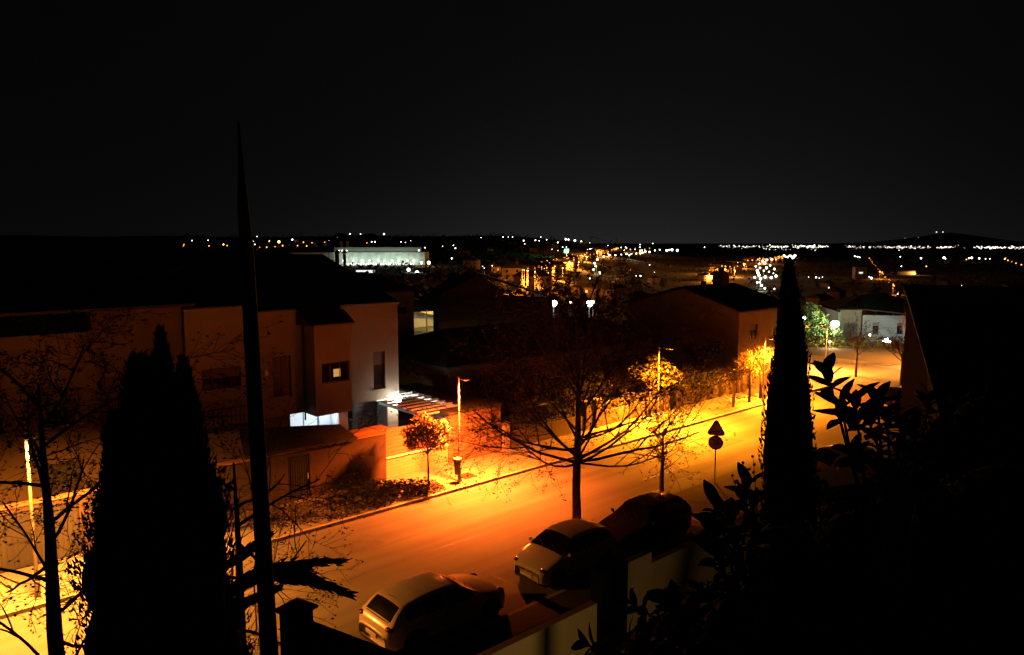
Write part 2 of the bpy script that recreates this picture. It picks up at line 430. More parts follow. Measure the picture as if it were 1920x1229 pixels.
# projecting bay
mb = MB()
wall_open(mb, -3.73, -1.75, 2.6, 7.1, 6.6, [(-3.37, -1.87, 4.18, 5.17)])
mb.add([(-3.73, 6.6, 2.6), (-3.73, 7.6, 2.6), (-3.73, 7.6, 7.1), (-3.73, 6.6, 7.1)], [(0, 1, 2, 3)])
mb.add([(-1.75, 6.6, 2.6), (-1.75, 7.6, 2.6), (-1.75, 7.6, 7.1), (-1.75, 6.6, 7.1)], [(0, 1, 2, 3)])
mb.add([(-3.73, 6.6, 2.6), (-1.75, 6.6, 2.6), (-1.75, 9.4, 2.6), (-3.73, 9.4, 2.6)], [(0, 1, 2, 3)])
mb.build('bay_wall', STUCCO, hs)
mb = MB()
mb.add([(-3.9, 6.42, 7.1), (-1.6, 6.42, 7.1), (-1.95, 7.9, 8.0), (-4.1, 7.9, 8.0), (-3.9, 6.42, 7.04), (-1.6, 6.42, 7.04), (-1.6, 7.59, 7.04), (-4.15, 7.59, 7.04), (-4.15, 7.59, 7.7), (-1.6, 7.59, 7.7)],
       [(0, 1, 2, 3), (0, 4, 5, 1), (4, 7, 6, 5), (1, 5, 6, 9), (0, 8, 7, 4)])
mb.build('bay_roof', ROOF, hs)
bw = window(hs, -3.37, -1.87, 4.18, 5.17, 6.6, bars=2, shut=0.0)
g = MB(); g.box(-2.68, -2.32, 6.70, 6.72, 4.42, 4.80); g.build('lit_pane', emis('lit_room', (1.0, 0.5, 0.12), 0.55), bw)
window(hs, 0.12, 0.84, 3.27, 5.27, 7.6, bars=0, shut=0.35)
window(hs, -5.4, -4.48, 3.62, 5.58, 7.6, bars=1, shut=0.8)
window(hs, -8.75, -6.98, 4.42, 5.36, 7.45, bars=3, shut=0.5)
# ground floor, set back under the upper storey
mb = MB()
wall_open(mb, -4.6, -0.55, 0.0, 2.6, 9.2, [(-3.9, -2.25, 0.9, 2.35)])
mb.add([(-4.6, 7.6, 0), (-4.6, 9.2, 0), (-4.6, 9.2, 2.68), (-4.6, 7.6, 2.68)], [(0, 1, 2, 3)])
mb.build('porch_wall', WHITEW, hs)
for a in ((-9.4, -4.62, 7.7, 9.2, 0, 2.66), (0.98, 1.64, 7.66, 9.2, 0, 2.66), (1.3, 1.64, 9.205, 17, 0, 2.66)): mb = MB(); mb.box(*a); mb.build('lower_wall', STUCCO2 if a[0] < -5 else STUCCO, hs)  # left piece takes the darker stucco: shade put into its colour
mb = MB(); mb.box(-1.62, -1.44, 8.6, 9.19, 0, 2.6); mb.build('porch_pillar', WHITEW, hs)
mb = MB(); mb.box(-.5, 0.97, 8.7, 8.8, 0, 2.66)
for i in range(12): mb.box(-.48, .95, 8.67, 8.7, .05 + i * .215, .05 + i * .215 + .18)
mb.build('garage_door', DARKM, hs)
window(hs, -3.9, -2.25, 0.9, 2.35, 9.2, pane=emis('porch_window', (0.8, 0.93, 1.0), .75), bars=1, frame=mat('grey_frame', (0.12, 0.17, 0.22), 0.5, 0.05))
mb = MB(); mb.ball((-1.9, 8.6, 2.5), 0.07, mi=0); mb.build('ceiling_lamp', emis('porch_bulb', COOL, 25), hs)
lamp('porch_light', 'POINT', (-2.1, 8.3, 2.25), (0.55, 0.8, 1.0), 75, hs, 0.08)
# wall lamp at the corner
q = MB(); q.box(1.44, 1.54, 7.50, 7.6, 2.66, 2.78); q.box(1.40, 1.58, 7.40, 7.5, 2.83, 2.86); 
wl = q.build('wall_lantern', DARKM, hs)
q = MB(); q.ball((1.5, 7.42, 2.62), 0.20, 12, 8, sz=1.2); q.build('bulb', emis('lantern_white', (0.9, 1.0, 0.95), 60), wl)
lamp('lantern_light', 'POINT', (1.52, 7.15, 2.5), (1.0, 0.86, 0.62), 170, hs, 0.12)
# roofs
def hip(mb, x0, x1, y0, y1, ze, zr, hx0, hx1, yr=None):
    yr = (y0 + y1) / 2 if yr is None else yr
    v = [(x0, y0, ze), (x1, y0, ze), (x1, y1, ze), (x0, y1, ze), (x0 + hx0, yr, zr), (x1 - hx1, yr, zr)]
    v += [(x, y, z - 0.12) for x, y, z in v[:4]]
    mb.add(v, [(0, 1, 5, 4), (1, 2, 5), (2, 3, 4, 5), (3, 0, 4), (0, 6, 7, 1), (1, 7, 8, 2), (2, 8, 9, 3), (3, 9, 6, 0), (9, 8, 7, 6)])
rf = MB(); hip(rf, -9.4, 1.9, 7.7, 17.6, 7.84, 10.35, 3.0, 1.9, 12.6); rf = rf.build('roof', ROOF, hs)
q = MB()
for sx in (1.55, 2.0): q.tube([(sx - .6, 12.6, 8.6), (sx - .6, 12.6, 10.35)], 0.09, 10); q.lathe([(0.0, 10.36), (.14, 10.37), (.14, 10.5), (.02, 10.58)], sx - .6, 12.6, 10)
q.build('flue', DARKM, rf)
for a, b, z, y in ((-1.78, 1.74, 7.86, 7.48), (-6.43, -4.2, 7.80, 7.48), (-9.42, -6.46, 8.14, 7.33)):
    q = MB(); q.tube([(a, y, z), (b, y, z)], .055, 8); q.build('gutter', DARKM, hs)
q = MB(); q.tube([(-6.38, 7.38, 8.1), (-6.38, 7.38, 2.3)], 0.045, 8); q.build('downpipe', DARKM, hs)
q = MB(); q.bevbox(-5.85, -5.68, 7.46, 7.59, 4.75, 5.0, .02); q.build('wall_light', GALV, hs)
q = MB()
for k in range(14): q.box(-9.3 + k * .2, -9.3 + k * .2 + .03, 7.0, 7.03, 2.7, 3.55)
q.box(-9.35, -6.55, 6.98, 7.05, 3.55, 3.6); q.box(-9.35, -6.55, 6.95, 7.44, 2.62, 2.70); q.build('balcony', DARKM, hs)
q = MB(); q.tube([(.4, 12.6, 9.2), (.4, 12.6, 11.2)], .02, 6)
for k in range(5): q.tube([(.4 - .35 + k * .03, 12.6, 10.5 + k * .15), (.4 + .35 - k * .03, 12.6, 10.5 + k * .15)], .008, 4)
q.build('aerial', DARKM, hs)
q = MB(); q.tube([(-3.86, 7.5, 7.1), (-3.86, 7.5, 2.3)], 0.045, 8); q.build('downpipe', DARKM, hs)

# neighbour to its left, taller roof
h2 = sframe('terraced_house', 'dim rendered house at the left edge behind the bare tree with the highest black roof', 'house')
mb = MB()
wall_open(mb, -13.0, -9.45, 0, 8.35, 7.6, [(-12.2, -10.8, 4.2, 5.4), (-12.4, -10.4, .6, 2.4)])
wall_open(mb, -21, -13.0, 0, 7.5, 6.9, [(-14.9, -13.7, 3.9, 5.3), (-18.2, -16.2, 3.9, 5.3), (-15.2, -13.8, .2, 2.4)])
mb.add([(-13, 6.9, 0), (-13, 7.6, 0), (-13, 7.6, 7.5), (-13, 6.9, 7.5)], [(0, 1, 2, 3)])
mb.add([(-9.45, 7.6, 0), (-9.45, 17, 0), (-9.45, 17, 8.35), (-9.45, 7.6, 8.35)], [(0, 1, 2, 3)])
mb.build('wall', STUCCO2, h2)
for a in ((-12.2, -10.8, 4.2, 5.4, 7.6), (-12.4, -10.4, .6, 2.4, 7.6), (-14.9, -13.7, 3.9, 5.3, 6.9), (-18.2, -16.2, 3.9, 5.3, 6.9)): window(h2, *a, bars=1, shut=0.6)
q = MB(); q.box(-15.2, -13.8, 7.0, 7.06, .2, 2.4); q.box(-14.55, -14.45, 6.97, 7.0, .2, 2.4); q.build('door', DARKM, h2)
rf = MB(); hip(rf, -21.5, -9.2, 6.6, 18.0, 8.42, 11.3, 4.5, 3.6, 12.8); rf.build('roof', ROOF, h2)
# house behind the main one
h3 = sframe('detached_house', 'dark flat fronted house just behind the right end of the big house roof', 'house')
mb = MB(); wall_open(mb, 2.2, 9.6, 0, 7.65, 17.6, [(8.2, 9.0, 6.0, 7.0)])
mb.add([(9.6, 17.6, 0), (9.6, 25, 0), (9.6, 25, 7.65), (9.6, 17.6, 7.65)], [(0, 1, 2, 3)]); mb.add([(2.2, 17.6, 0), (2.2, 25, 0), (2.2, 25, 7.65), (2.2, 17.6, 7.65)], [(0, 1, 2, 3)])
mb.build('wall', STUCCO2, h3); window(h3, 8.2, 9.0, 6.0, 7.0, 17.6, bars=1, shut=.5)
rf = MB(); hip(rf, 1.9, 9.9, 17.3, 25.3, 7.72, 8.95, 2.8, 2.9, 20); rf.build('roof', ROOF, h3)

# ------------------------------------------------------------------ garden wall of the main house
gw = sframe('garden_wall', 'tall dark garden wall with a metal gate in front of the big house', 'garden wall')
q = MB(); wall_open(q, -24, -2.33, 0.1, 2.3, 2.63, [(-7.1, -6.1, 0.1, 2.1), (-17.5, -14.8, 0.1, 2.1)], 0.2); q.box(-24, -2.335, 2.84, 2.88, 0.1, 2.29)
q.add([(-2.33, 2.63, .1), (-2.33, 2.88, .1), (-2.33, 2.88, 2.3), (-2.33, 2.63, 2.3)], [(0, 1, 2, 3)])
q.build('wall', mat('dark_red_wall', (.045, .03, .025), .9, .25, 1.0, bump=.3), gw)
q = MB(); q.box(-24, -2.28, 2.57, 2.92, 2.3, 2.36); q.build('coping', mat('terracotta', (0.28, 0.12, 0.07), .8, .2, 2), gw)
q = MB(); q.box(-7.09, -6.11, 2.72, 2.76, .14, 2.08)
for i in range(9): q.box(-7.05 + i * .104, -7.0 + i * .104, 2.69, 2.72, .2, 2.04)
gt = q.build('gate', DARKM, gw); q = MB(); q.tube([(-6.2, 2.66, 1.0), (-6.2, 2.66, 1.25)], 0.02, 8); q.build('handle', GALV, gt)
q = MB(); q.box(-17.48, -14.82, 2.72, 2.76, .14, 2.08)
for i in range(16): q.box(-17.45 + i * .165, -17.34 + i * .165, 2.69, 2.72, .2, 2.04)
q.build('garage_door', DARKM, gw)
en = sframe('entrance_canopy', 'dark sloping tiled canopy above the gate in front of the white lit porch', 'canopy')
q = MB(); v = [(-9.0, 2.45, 2.55), (-3.9, 2.45, 2.42), (-3.4, 4.9, 2.5), (-8.2, 4.9, 3.1)]
q.add(v + [(x, y, z - .12) for x, y, z in v], [(0, 1, 2, 3), (7, 6, 5, 4), (0, 4, 5, 1), (1, 5, 6, 2), (2, 6, 7, 3), (3, 7, 4, 0)]); q.build('roof', ROOF, en)
for sx, sy in ((-8.0, 4.7), (-3.7, 4.6)): q = MB(); q.bevbox(sx - .09, sx + .09, sy - .09, sy + .09, 0, 2.38 if sx > -5 else 2.9); q.build('post', STUCCO2, en)
pl = sframe('planter', 'terracotta coloured raised planter wall below the blue white porch pillar', 'planter', -2.75, 3.2)
q = MB(); q.box(-.9, .9, 0, .6, 0.1, 2.42); q.build('box', mat('terracotta', (0.28, 0.12, 0.07)), pl)
# low wall with slatted screen
lw = sframe('low_wall', 'low rendered pavement wall under the red slatted screen beside the round headed tree', 'garden wall')
q = MB(); q.box(-2.32, 1.25, 2.66, 2.86, .1, 1.08); q.build('wall', WALLTAN, lw)
q = MB(); q.box(-2.32, 1.25, 2.60, 2.90, 1.084, 1.14); q.build('coping', WHITEW, lw)
sf = sframe('slatted_screen', 'reddish screen of horizontal slats standing on the low pavement wall', 'fence')
q = MB()
for i in range(7): q.box(-2.28, 1.2, 2.70, 2.73, 1.18 + i * .185, 1.18 + i * .185 + .165)
q.build('slat_panel', WOODR, sf)
for sx in (-2.26, -.9, .3, 1.16): q = MB(); q.box(sx - .03, sx + .03, 2.735, 2.79, 1.145, 2.5); q.build('post', DARKM, sf)
# garage block and flat roof
gb = sframe('garage', 'brown blockwork garage front with flat roof right of the street lamp with the litter bin', 'garage')
q = MB(); q.box(1.27, 4.66, 2.62, 2.86, .1, 2.6); q.box(4.42, 4.66, 2.86, 9.5, .1, 2.6); q.build('wall', BRICKW, gb)
q = MB(); q.box(1.22, 4.74, 2.54, 3.5, 2.6, 2.70); q.box(3.0, 4.74, 3.505, 10.2, 2.6, 2.7); q.build('roof', SLATE, gb)
pg = sframe('pergola', 'white slatted pergola lit by the corner lantern of the big house', 'pergola')
for sx in (.42, 2.9): q = MB(); q.box(sx - .05, sx + .05, 3.0, 7.55 if sx < 1 else 9.4, 2.46, 2.60); q.build('beam', WHITEW, pg)
for i in range(9): q = MB(); q.box(.3, 4.3 if i > 3 else 2.98, 3.3 + i * .62, 3.3 + i * .62 + .09, 2.605, 2.68); q.build('slat', WHITEW, pg)
for sy in (3.1,): q = MB(); q.box(.37, .47, sy - .05, sy + .05, 0, 2.455); q.build('post', WHITEW, pg)
gp = sframe('gate_pillar', 'pale brick gate pillar at the right end of the brown garage front', 'gate pillar', 5.05, 2.75)
q = MB(); q.bevbox(-.2, .2, -.2, .2, .1, 1.5, .01); q.build('shaft', WALLTAN, gp); q = MB(); q.bevbox(-.25, .25, -.25, .25, 1.503, 1.58, .015); q.build('cap', KERB, gp)

# ------------------------------------------------------------------ second house, dark, with hedge and boundary wall along the far pavement
d2 = sframe('bungalow', 'low black roofed house in the darkness behind the bare tree crown', 'house')
mb = MB(); wall_open(mb, 6.5, 26, 0, 3.6, 9.5, [(9, 10.4, .9, 2.2), (14, 16, .1, 2.3), (20, 21.4, .9, 2.2)])
mb.add([(6.5, 9.5, 0), (6.5, 19, 0), (6.5, 19, 3.6), (6.5, 9.5, 3.6)], [(0, 1, 2, 3)]); mb.build('wall', STUCCO2, d2)
for a in ((9, 10.4, .9, 2.2), (14, 16, .1, 2.3), (20, 21.4, .9, 2.2)): window(d2, *a, 9.5, bars=1, shut=.7)
rf = MB(); hip(rf, 5.8, 26.6, 8.8, 19.8, 3.65, 5.3, 3.5, 4, 13.5); rf.build('roof', SLATE, d2)
bwall = sframe('garden_wall', 'low boundary wall with brick pillars behind the lit branches on the far pavement', 'garden wall')
for a, b in ((5.3, 11.2), (12.4, 18.9), (20.4, 27.4)):
    q = MB(); q.box(a, b, 2.66, 2.86, .1, 1.0); q.build('wall', DULLW, bwall)
for sx in (11.35, 12.25, 19.05, 20.25, 27.6):
    q = MB(); q.bevbox(sx - .18, sx + .18, 2.55, 2.95, .1, 1.75, .01); p = q.build('pillar', DULLW, bwall)
    q = MB(); q.bevbox(sx - .23, sx + .23, 2.5, 3.0, 1.753, 1.83, .015); q.build('cap', KERB, p)
for nm, s0, s1, lab in (('metal_gate', 11.55, 12.05, 'narrow dark metal garden gate left of the lit branches on the far pavement'), ('metal_gate', 19.25, 20.05, 'dark metal garden gate between two pillars under the yellow lit tree')):
    g_ = sframe(nm, lab, 'gate')
    q = MB(); q.box(s0, s1, 2.7, 2.73, .15, 1.7); q.build('panel', DARKM, g_)
gp = sframe('gate_portal', 'tall pale orange lit gate portal beside the far lamp in the leafy tree', 'gate')
for sx, w in ((28.3, .25), (29.9, .45)): q = MB(); q.bevbox(sx - w, sx + w, 2.5, 3.0, .1, 2.15, .015); q.build('pillar', STUCCO, gp)
q = MB(); q.box(28.56, 29.44, 2.8, 2.86, .1, 2.0); q.build('door', BLIND, gp)
q = MB(); q.box(30.36, 35.5, 2.62, 2.86, .1, 1.9); q.build('wall', STUCCO2, gp)

# big gabled house
g2h = sframe('gabled_house', 'large gabled house with orange brown wall, black roof and chimney left of the slim cypress', 'house')
mb = MB()
mb.add([(31.4, 5, 0), (31.4, 16, 0), (31.4, 16, 5.7), (31.4, 10.3, 7.2), (31.4, 5, 5.7)], [(0, 1, 2, 3, 4)])
wall_open(mb, 31.4, 38.9, 0, 5.7, 5, [(33, 34.2, 3.3, 4.5), (36.5, 37.7, 3.3, 4.5), (34, 36, .1, 2.2)])
mb.add([(38.9, 5, 0), (38.9, 16, 0), (38.9, 16, 5.7), (38.9, 10.3, 7.2), (38.9, 5, 5.7)], [(0, 1, 2, 3, 4)]); mb.build('wall', mat('brown_stucco', (.16, .12, .085), .9, .2, .6, bump=.3), g2h)
for a in ((33, 34.2, 3.3, 4.5), (36.5, 37.7, 3.3, 4.5), (34, 36, .1, 2.2)): window(g2h, *a, 5, bars=1, shut=.4)
rf = MB()
for z in (0,):
    v = [(31.0, 4.5, 5.72), (39.3, 4.5, 5.72), (39.3, 10.3, 7.42), (31.0, 10.3, 7.42), (39.3, 16.5, 5.72), (31.0, 16.5, 5.72)]
    rf.add(v + [(x, y, q_ - .14) for x, y, q_ in v], [(0, 1, 2, 3), (3, 2, 4, 5), (0, 6, 7, 1), (5, 4, 10, 11), (0, 3, 9, 6), (3, 5, 11, 9), (1, 7, 8, 2), (2, 8, 10, 4), (6, 9, 8, 7), (9, 11, 10, 8)])
rf = rf.build('roof', ROOF, g2h)
q = MB(); q.box(36.2, 37.2, 9.6, 10.6, 7.2, 8.3); q.box(36.1, 37.3, 9.5, 10.7, 8.3, 8.42); q.tube([(36.5, 10.1, 8.42), (36.5, 10.1, 8.8)], .13, 8); q.tube([(36.95, 10.1, 8.42), (36.95, 10.1, 8.8)], .13, 8); q.build('chimney', BLIND, rf)
q = MB(); q.box(32.8, 33.1, 9.2, 9.5, 7.1, 7.8); q.build('vent', DARKM, rf)

# house with gable far behind centre
g1h = empty('gabled_house', (0, 0, 0), 0, 'dim brown gable fronted house beyond the black bungalow roof at centre left', 'house')
mb = MB()
mb.add([(-7.0, 70, -1), (-1.0, 72, -1), (-1.0, 72, 6.4), (-3.0, 71.4, 7.95), (-7.0, 70, 6.1)], [(0, 1, 2, 3, 4)])
mb.add([(-1.0, 72, -1), (4.0, 73.5, -1), (4.0, 73.5, 5.6), (-1.0, 72, 6.0)], [(0, 1, 2, 3)])
mb.add([(-7.0, 70, -1), (-8.5, 80, -1), (-8.5, 80, 6.1), (-7.0, 70, 6.1)], [(0, 1, 2, 3)])
mb.add([(4.0, 73.5, -1), (2.5, 83.5, -1), (2.5, 83.5, 5.6), (4.0, 73.5, 5.6)], [(0, 1, 2, 3)]); mb.build('wall', STUCCO, g1h)
rf = MB(); rf.add([(-7.3, 69.6, 5.95), (-3.0, 71.0, 8.05), (-4.5, 81, 8.05), (-8.9, 80, 5.95), (4.6, 73.2, 5.5), (3.0, 84, 5.5), (-3.0, 71.0, 7.9), (4.6, 73.2, 5.35), (1.0, 77.5, 7.4)],
       [(0, 1, 2, 3), (1, 4, 5, 2), (1, 6, 7, 4)]); rf.build('roof', ROOF, g1h)

# ------------------------------------------------------------------ street lamps with wide flat lanterns hung over the road
def street_lamp(s, d, h, label, group='street lamps with flat lanterns over the road', col=SODIUM, power=1.0, out=-0.6, rz=0, size=0.14, spot=144, blend=1.0, spill=1.0):
    r = sframe('street_lamp', label, 'street lamp', s, d, 0.125 if not -10.1 < d < -.5 else 0, rz, group); h -= .125
    q = MB(); q.lathe([(.11, 0), (.11, .03), (.085, .05), (.08, .55), (.055, .6), (.038, h - .1), (.032, h + .25)], 0, 0, 12)
    p = q.build('pole', POLEM, r, smooth=False)
    q = MB(); q.box(-.03, .03, .081, .088, .2, .48); q.build('service_door', DARKM, p)
    sg = 1 if out > 0 else -1
    q = MB(); q.tube([(0, 0, h + .18), (0, sg * .25, h + .22), (0, out * .55, h + .22)], .028, 8); q.build('arm', DARKM, r)
    q = MB(); y0, y1 = sorted((out * .5, out * 1.15)); q.bevbox(-.16, .16, y0, y1, h + .16, h + .27, .03); ln = q.build('lantern', DARKM, r)
    q = MB(); q.box(-.11, .11, y0 + .08, y1 - .08, h + .156, h + .162); q.build('diffuser', emis('sodium_glass', (1.0, 0.45, 0.08), 60), ln)
    lamp('lantern_light', 'SPOT', (0, out * .85, h + .10), col, 38000 * power, r, size, R(spot), blend)
    if spill: lamp('lantern_spill', 'POINT', (0, out * .85, h + .08), (col[0], col[1] * .8, col[2]), 300 * spill, r, .2)
    return r
street_lamp(0, 0.15, 4.75, 'street lamp with a litter bin on its post beside the brown garage', power=1.35, spot=150)
street_lamp(15.9, 1.0, 4.55, 'street lamp rising among yellow lit leaves behind the bare tree', power=2.0, out=-1.0, col=(1.0, .235, .008), spot=154, blend=.9)
street_lamp(26.4, -.05, 4.3, 'street lamp glowing inside the small pollarded tree left of the slim cypress', power=1.3, col=(1.0, .235, .008), spot=148, blend=1, spill=.4)
street_lamp(-16.6, -.1, 5.1, 'street lamp at the far left edge behind bare twigs', power=.8, col=(1.0, .27, .025), spot=162, blend=.7, spill=.1)
street_lamp(41.4, 2.6, 3.8, 'thin street lamp at the junction left of the small bare trees', power=1.3, out=.6, col=(1.0, .3, .03))
street_lamp(57, -6.0, 4.6, 'street lamp hidden by the dark wall corner at the far junction', power=1.5, out=.6, rz=R(90), col=(1.0, .3, .03))
# litter bin on the first lamp
lb = sframe('litter_bin', 'dark litter bin with pale rim fixed to the bright street lamp post', 'litter bin', -.25, -.02, 0)
q = MB(); q.lathe([(.10, .55), (.13, .58), (.17, 1.18), (.175, 1.22)], 0, 0, 16); q.build('bucket', DARKM, lb)
q = MB(); q.lathe([(.19, 1.22), (.20, 1.24), (.20, 1.30), (.17, 1.32), (.02, 1.335)], 0, 0, 18); q.build('rim', GALV, lb)
q = MB(); q.box(.14, .24, -.02, .02, .75, .8); q.box(.14, .24, -.02, .02, 1.05, 1.1); q.build('bracket', DARKM, lb)

# ------------------------------------------------------------------ traffic sign
sg = sframe('traffic_sign', 'road sign post with a warning triangle above a round speed limit disc', 'traffic sign', 8.55, -7.75, .12, R(-62))
q = MB(); q.tube([(0, 0, 0), (0, 0, 2.92)], .03, 10); q.build('post', GALV, sg)
RED = mat('sign_red', (.35, .03, .02), .5, .05); SW = mat('sign_white', (.55, .52, .48), .5, .05); SB = mat('sign_black', (.02, .02, .02), .5, .05)
def tri(r, z, y, th):
    q = MB(); pts = []
    for k in range(3):
        a = R(90 + 120 * k)
        for da in (-12, 0, 12): pts.append((r * (1 - (.08 if da else 0)) * math.cos(a + R(da)), z + r * (1 - (.08 if da else 0)) * math.sin(a + R(da))))
    q.prism(pts, y - th, y); return q
tp = tri(.43, 2.48, -.032, .02).build('triangle_plate', RED, sg); tri(.31, 2.48, -.053, .004).build('face', SW, tp)
q = MB(); q.prism([(-.16, 2.36), (.16, 2.36), (.16, 2.38), (.1, 2.43), (.05, 2.44), (0, 2.395), (-.05, 2.44), (-.1, 2.43), (-.16, 2.38)], -.062, -.058); q.build('bump_symbol', SB, tp)
def disc(r, z, y, th): q = MB(); q.prism([(r * math.cos(R(k * 10)), z + r * math.sin(R(k * 10))) for k in range(36)], y - th, y); return q
dp = disc(.33, 1.88, -.032, .02).build('disc_plate', RED, sg); disc(.25, 1.88, -.053, .004).build('face', SW, dp)
fc = bpy.data.curves.new('digits', 'FONT'); fc.body = '30'; fc.size = .32; fc.align_x = 'CENTER'; fc.align_y = 'CENTER'; fc.extrude = .002
fo = bpy.data.objects.new('digits_tmp', fc); C.objects.link(fo); bpy.context.view_layer.update()
me = bpy.data.meshes.new_from_object(fo.evaluated_get(bpy.context.evaluated_depsgraph_get())); bpy.data.objects.remove(fo)
me.materials.clear(); me.materials.append(SB)
fd = bpy.data.objects.new('digits', me); C.objects.link(fd); fd.parent = dp; fd.location = (0, -.061, 1.88); fd.rotation_euler = (R(90), 0, 0)
q = MB(); q.box(-.03, .03, -.032, -.005, 2.3, 2.34); q.box(-.03, .03, -.032, -.005, 1.7, 1.74); q.build('clamp', GALV, sg)

# ------------------------------------------------------------------ trees
def perp(d):
    x = d.cross(Vector((0, 0, 1)) if abs(d.z) < .9 else Vector((1, 0, 0))).normalized(); return x, d.cross(x)
def grow(rng, p, d, ln, r, lev, maxlev, tk, tw, tips, nseg=5, up=.12, droop=0, wig=.16, minr=.006, kids=(3, 5), spread=(25, 60), shrink=.62):
    pts = [p.copy()]; rad = [r]; dd = d.normalized()
    for i in range(nseg):
        j = Vector((rng.uniform(-1, 1), rng.uniform(-1, 1), rng.uniform(-1, 1))) * wig
        dd = (dd + j + Vector((0, 0, up - droop * (lev > 1)))).normalized()
        p = p + dd * (ln / nseg); pts.append(p.copy()); rad.append(max(minr * .7, r * (1 - .6 * (i + 1) / nseg)))
    (tk if lev <= 1 else tw).tube(pts, rad, 8 if lev == 0 else (6 if lev == 1 else (4 if lev == 2 else 3)), cap=lev < 2)
    if lev >= maxlev:
        tips.append((pts[-1], dd)); tips.append((pts[len(pts) // 2], dd)); return
    k = rng.randint(*kids)
    for c in range(k):
        f = .35 + .65 * (c + rng.random() * .6) / k; i = min(nseg - 1, int(f * nseg)); q = pts[i].lerp(pts[i + 1], f * nseg - i if f < 1 else 1)
        x, y = perp(dd); a = rng.uniform(0, 2 * math.pi); sp = R(rng.uniform(*spread))
        nd = (dd * math.cos(sp) + (x * math.cos(a) + y * math.sin(a)) * math.sin(sp)).normalized()
        grow(rng, q, nd, ln * shrink * rng.uniform(.75, 1.15), max(minr, rad[i] * .62), lev + 1, maxlev, tk, tw, tips, max(3, nseg - 1), up, droop, wig * 1.15, minr, kids, spread, shrink)
def budcloud(mb, rng, tips, size, per=3):
    for p, d in tips:
        for _ in range(per):
            c = p + Vector((rng.gauss(0, size * 1.2), rng.gauss(0, size * 1.2), rng.gauss(0, size * 1.2)))
            n = Vector((rng.uniform(-1, 1), rng.uniform(-1, 1), rng.uniform(-1, 1))).normalized(); x, y = perp(n); s_ = size * rng.uniform(.5, 1.2)
            mb.add([c - x * s_, c - y * s_ * .5, c + x * s_, c + y * s_ * .5], [(0, 1, 2, 3)])
def bare_tree(name, label, loc, seed, trunk_pts, trunk_r, limbs, maxlev=4, bark=BARK, twig=TWIG, budsize=.035, group=None, minr=.007, kids=(3, 5), per=2, droop=0, up=.1, wig=.16):
    rng = random.Random(seed); root = empty(name, loc, 0, label, 'tree', group)
    tk = MB(); tw = MB(); tips = []
    tk.tube([Vector(p) for p in trunk_pts], trunk_r, 12)
    for (z, az, el, ln, r) in limbs:
        # start point on trunk at height z
        for (a, b), (ra, rb) in zip(zip(trunk_pts, trunk_pts[1:]), zip(trunk_r, trunk_r[1:])):
            if a[2] <= z <= b[2]: k = (z - a[2]) / (b[2] - a[2]); st = Vector(a).lerp(Vector(b), k); break
        else: st = Vector(trunk_pts[-1])
        d = Vector((math.cos(R(az)) * math.cos(R(el)), math.sin(R(az)) * math.cos(R(el)), math.sin(R(el))))
        grow(rng, st, d, ln, r, 1, maxlev, tk, tw, tips, 6, up, droop, wig, minr, kids)
    tk.build('trunk', bark, root, smooth=True)
    cr = tw.build('crown', twig, root)
    b = MB(); budcloud(b, rng, tips, budsize, per); b.build('buds', twig, cr)
    return root
# the big bare street tree in the middle, in a tree pit at the outer edge of the parking bays
rng = random.Random(5)
limbs = []
for k in range(9): limbs.append((2.95 + .12 * k, k * 47 + rng.uniform(-12, 12), rng.uniform(0, 18), rng.uniform(3.2, 4.1), .05))
for k in range(9): limbs.append((3.5 + .32 * k, k * 83 + 20, rng.uniform(25, 48), rng.uniform(3.0, 3.8), .05))
for k in range(6): limbs.append((5.4 + .45 * k, k * 71 + 50, rng.uniform(42, 70), 2.4, .045))
limbs += [(3.0, 172, 10, 4.4, .06), (3.05, 8, 8, 4.5, .06), (3.2, 160, 30, 4.6, .055), (3.1, 20, 24, 4.4, .055), (2.95, 215, 3, 3.5, .045), (3.0, 330, 0, 3.5, .045)]
bare_tree('bare_tree', 'largest bare spreading street tree rising behind the roof of the small white car', S(-1.0, -8.05, .05), 11,
          [(0, 0, 0), (.03, 0, 1.0), (0, .02, 2.0), (.02, 0, 3.0), (.05, 0, 4.6), (.0, .05, 6.6), (.05, 0, 8.6)], [.19, .165, .15, .145, .10, .065, .025], limbs, maxlev=4, minr=.0065, droop=.09, up=.075, kids=(4, 5), budsize=.045, per=3)
slab('tree_pit', [(-1.6, -8.5), (-.4, -8.5), (-.4, -7.6), (-1.6, -7.6)], .09, SOIL)
# left one behind the cypress
limbs = [(2.2 + .36 * k, k * 77 + 12, rng.uniform(0, 45), rng.uniform(1.9, 2.7), .036) for k in range(17)]
bare_tree('bare_tree', 'dark bare tree with upright trunk against the yellow pavement at the left edge', S(-17.9, -10.7, .1), 23,
          [(0, 0, 0), (0, 0, 2.0), (-.03, 0, 3.8), (.02, 0, 5.6), (0, 0, 7.2), (0, 0, 8.4)], [.17, .15, .13, .09, .05, .02], limbs, maxlev=4, bark=BARKD, twig=BARKD, droop=.07, up=.05, kids=(4, 5), budsize=.04, per=3)
limbs = [(2.4 + .4 * k, k * 67 - 20, rng.uniform(0, 30), rng.uniform(1.9, 2.4), .04) for k in range(9)]
bare_tree('bare_tree', 'bare young tree mostly hidden by the black cypress with twigs showing right of it', S(-14.4, -10.5, .1), 31,
          [(0, 0, 0), (0, 0, 2.2), (.03, 0, 4.2), (0, 0, 6.2)], [.13, .11, .07, .02], limbs, maxlev=4, bark=BARKD, twig=BARKD, droop=.05, up=.03)
limbs = [(7.0, 200, 35, 1.6, .05), (6.2, 160, 25, 1.4, .04)]
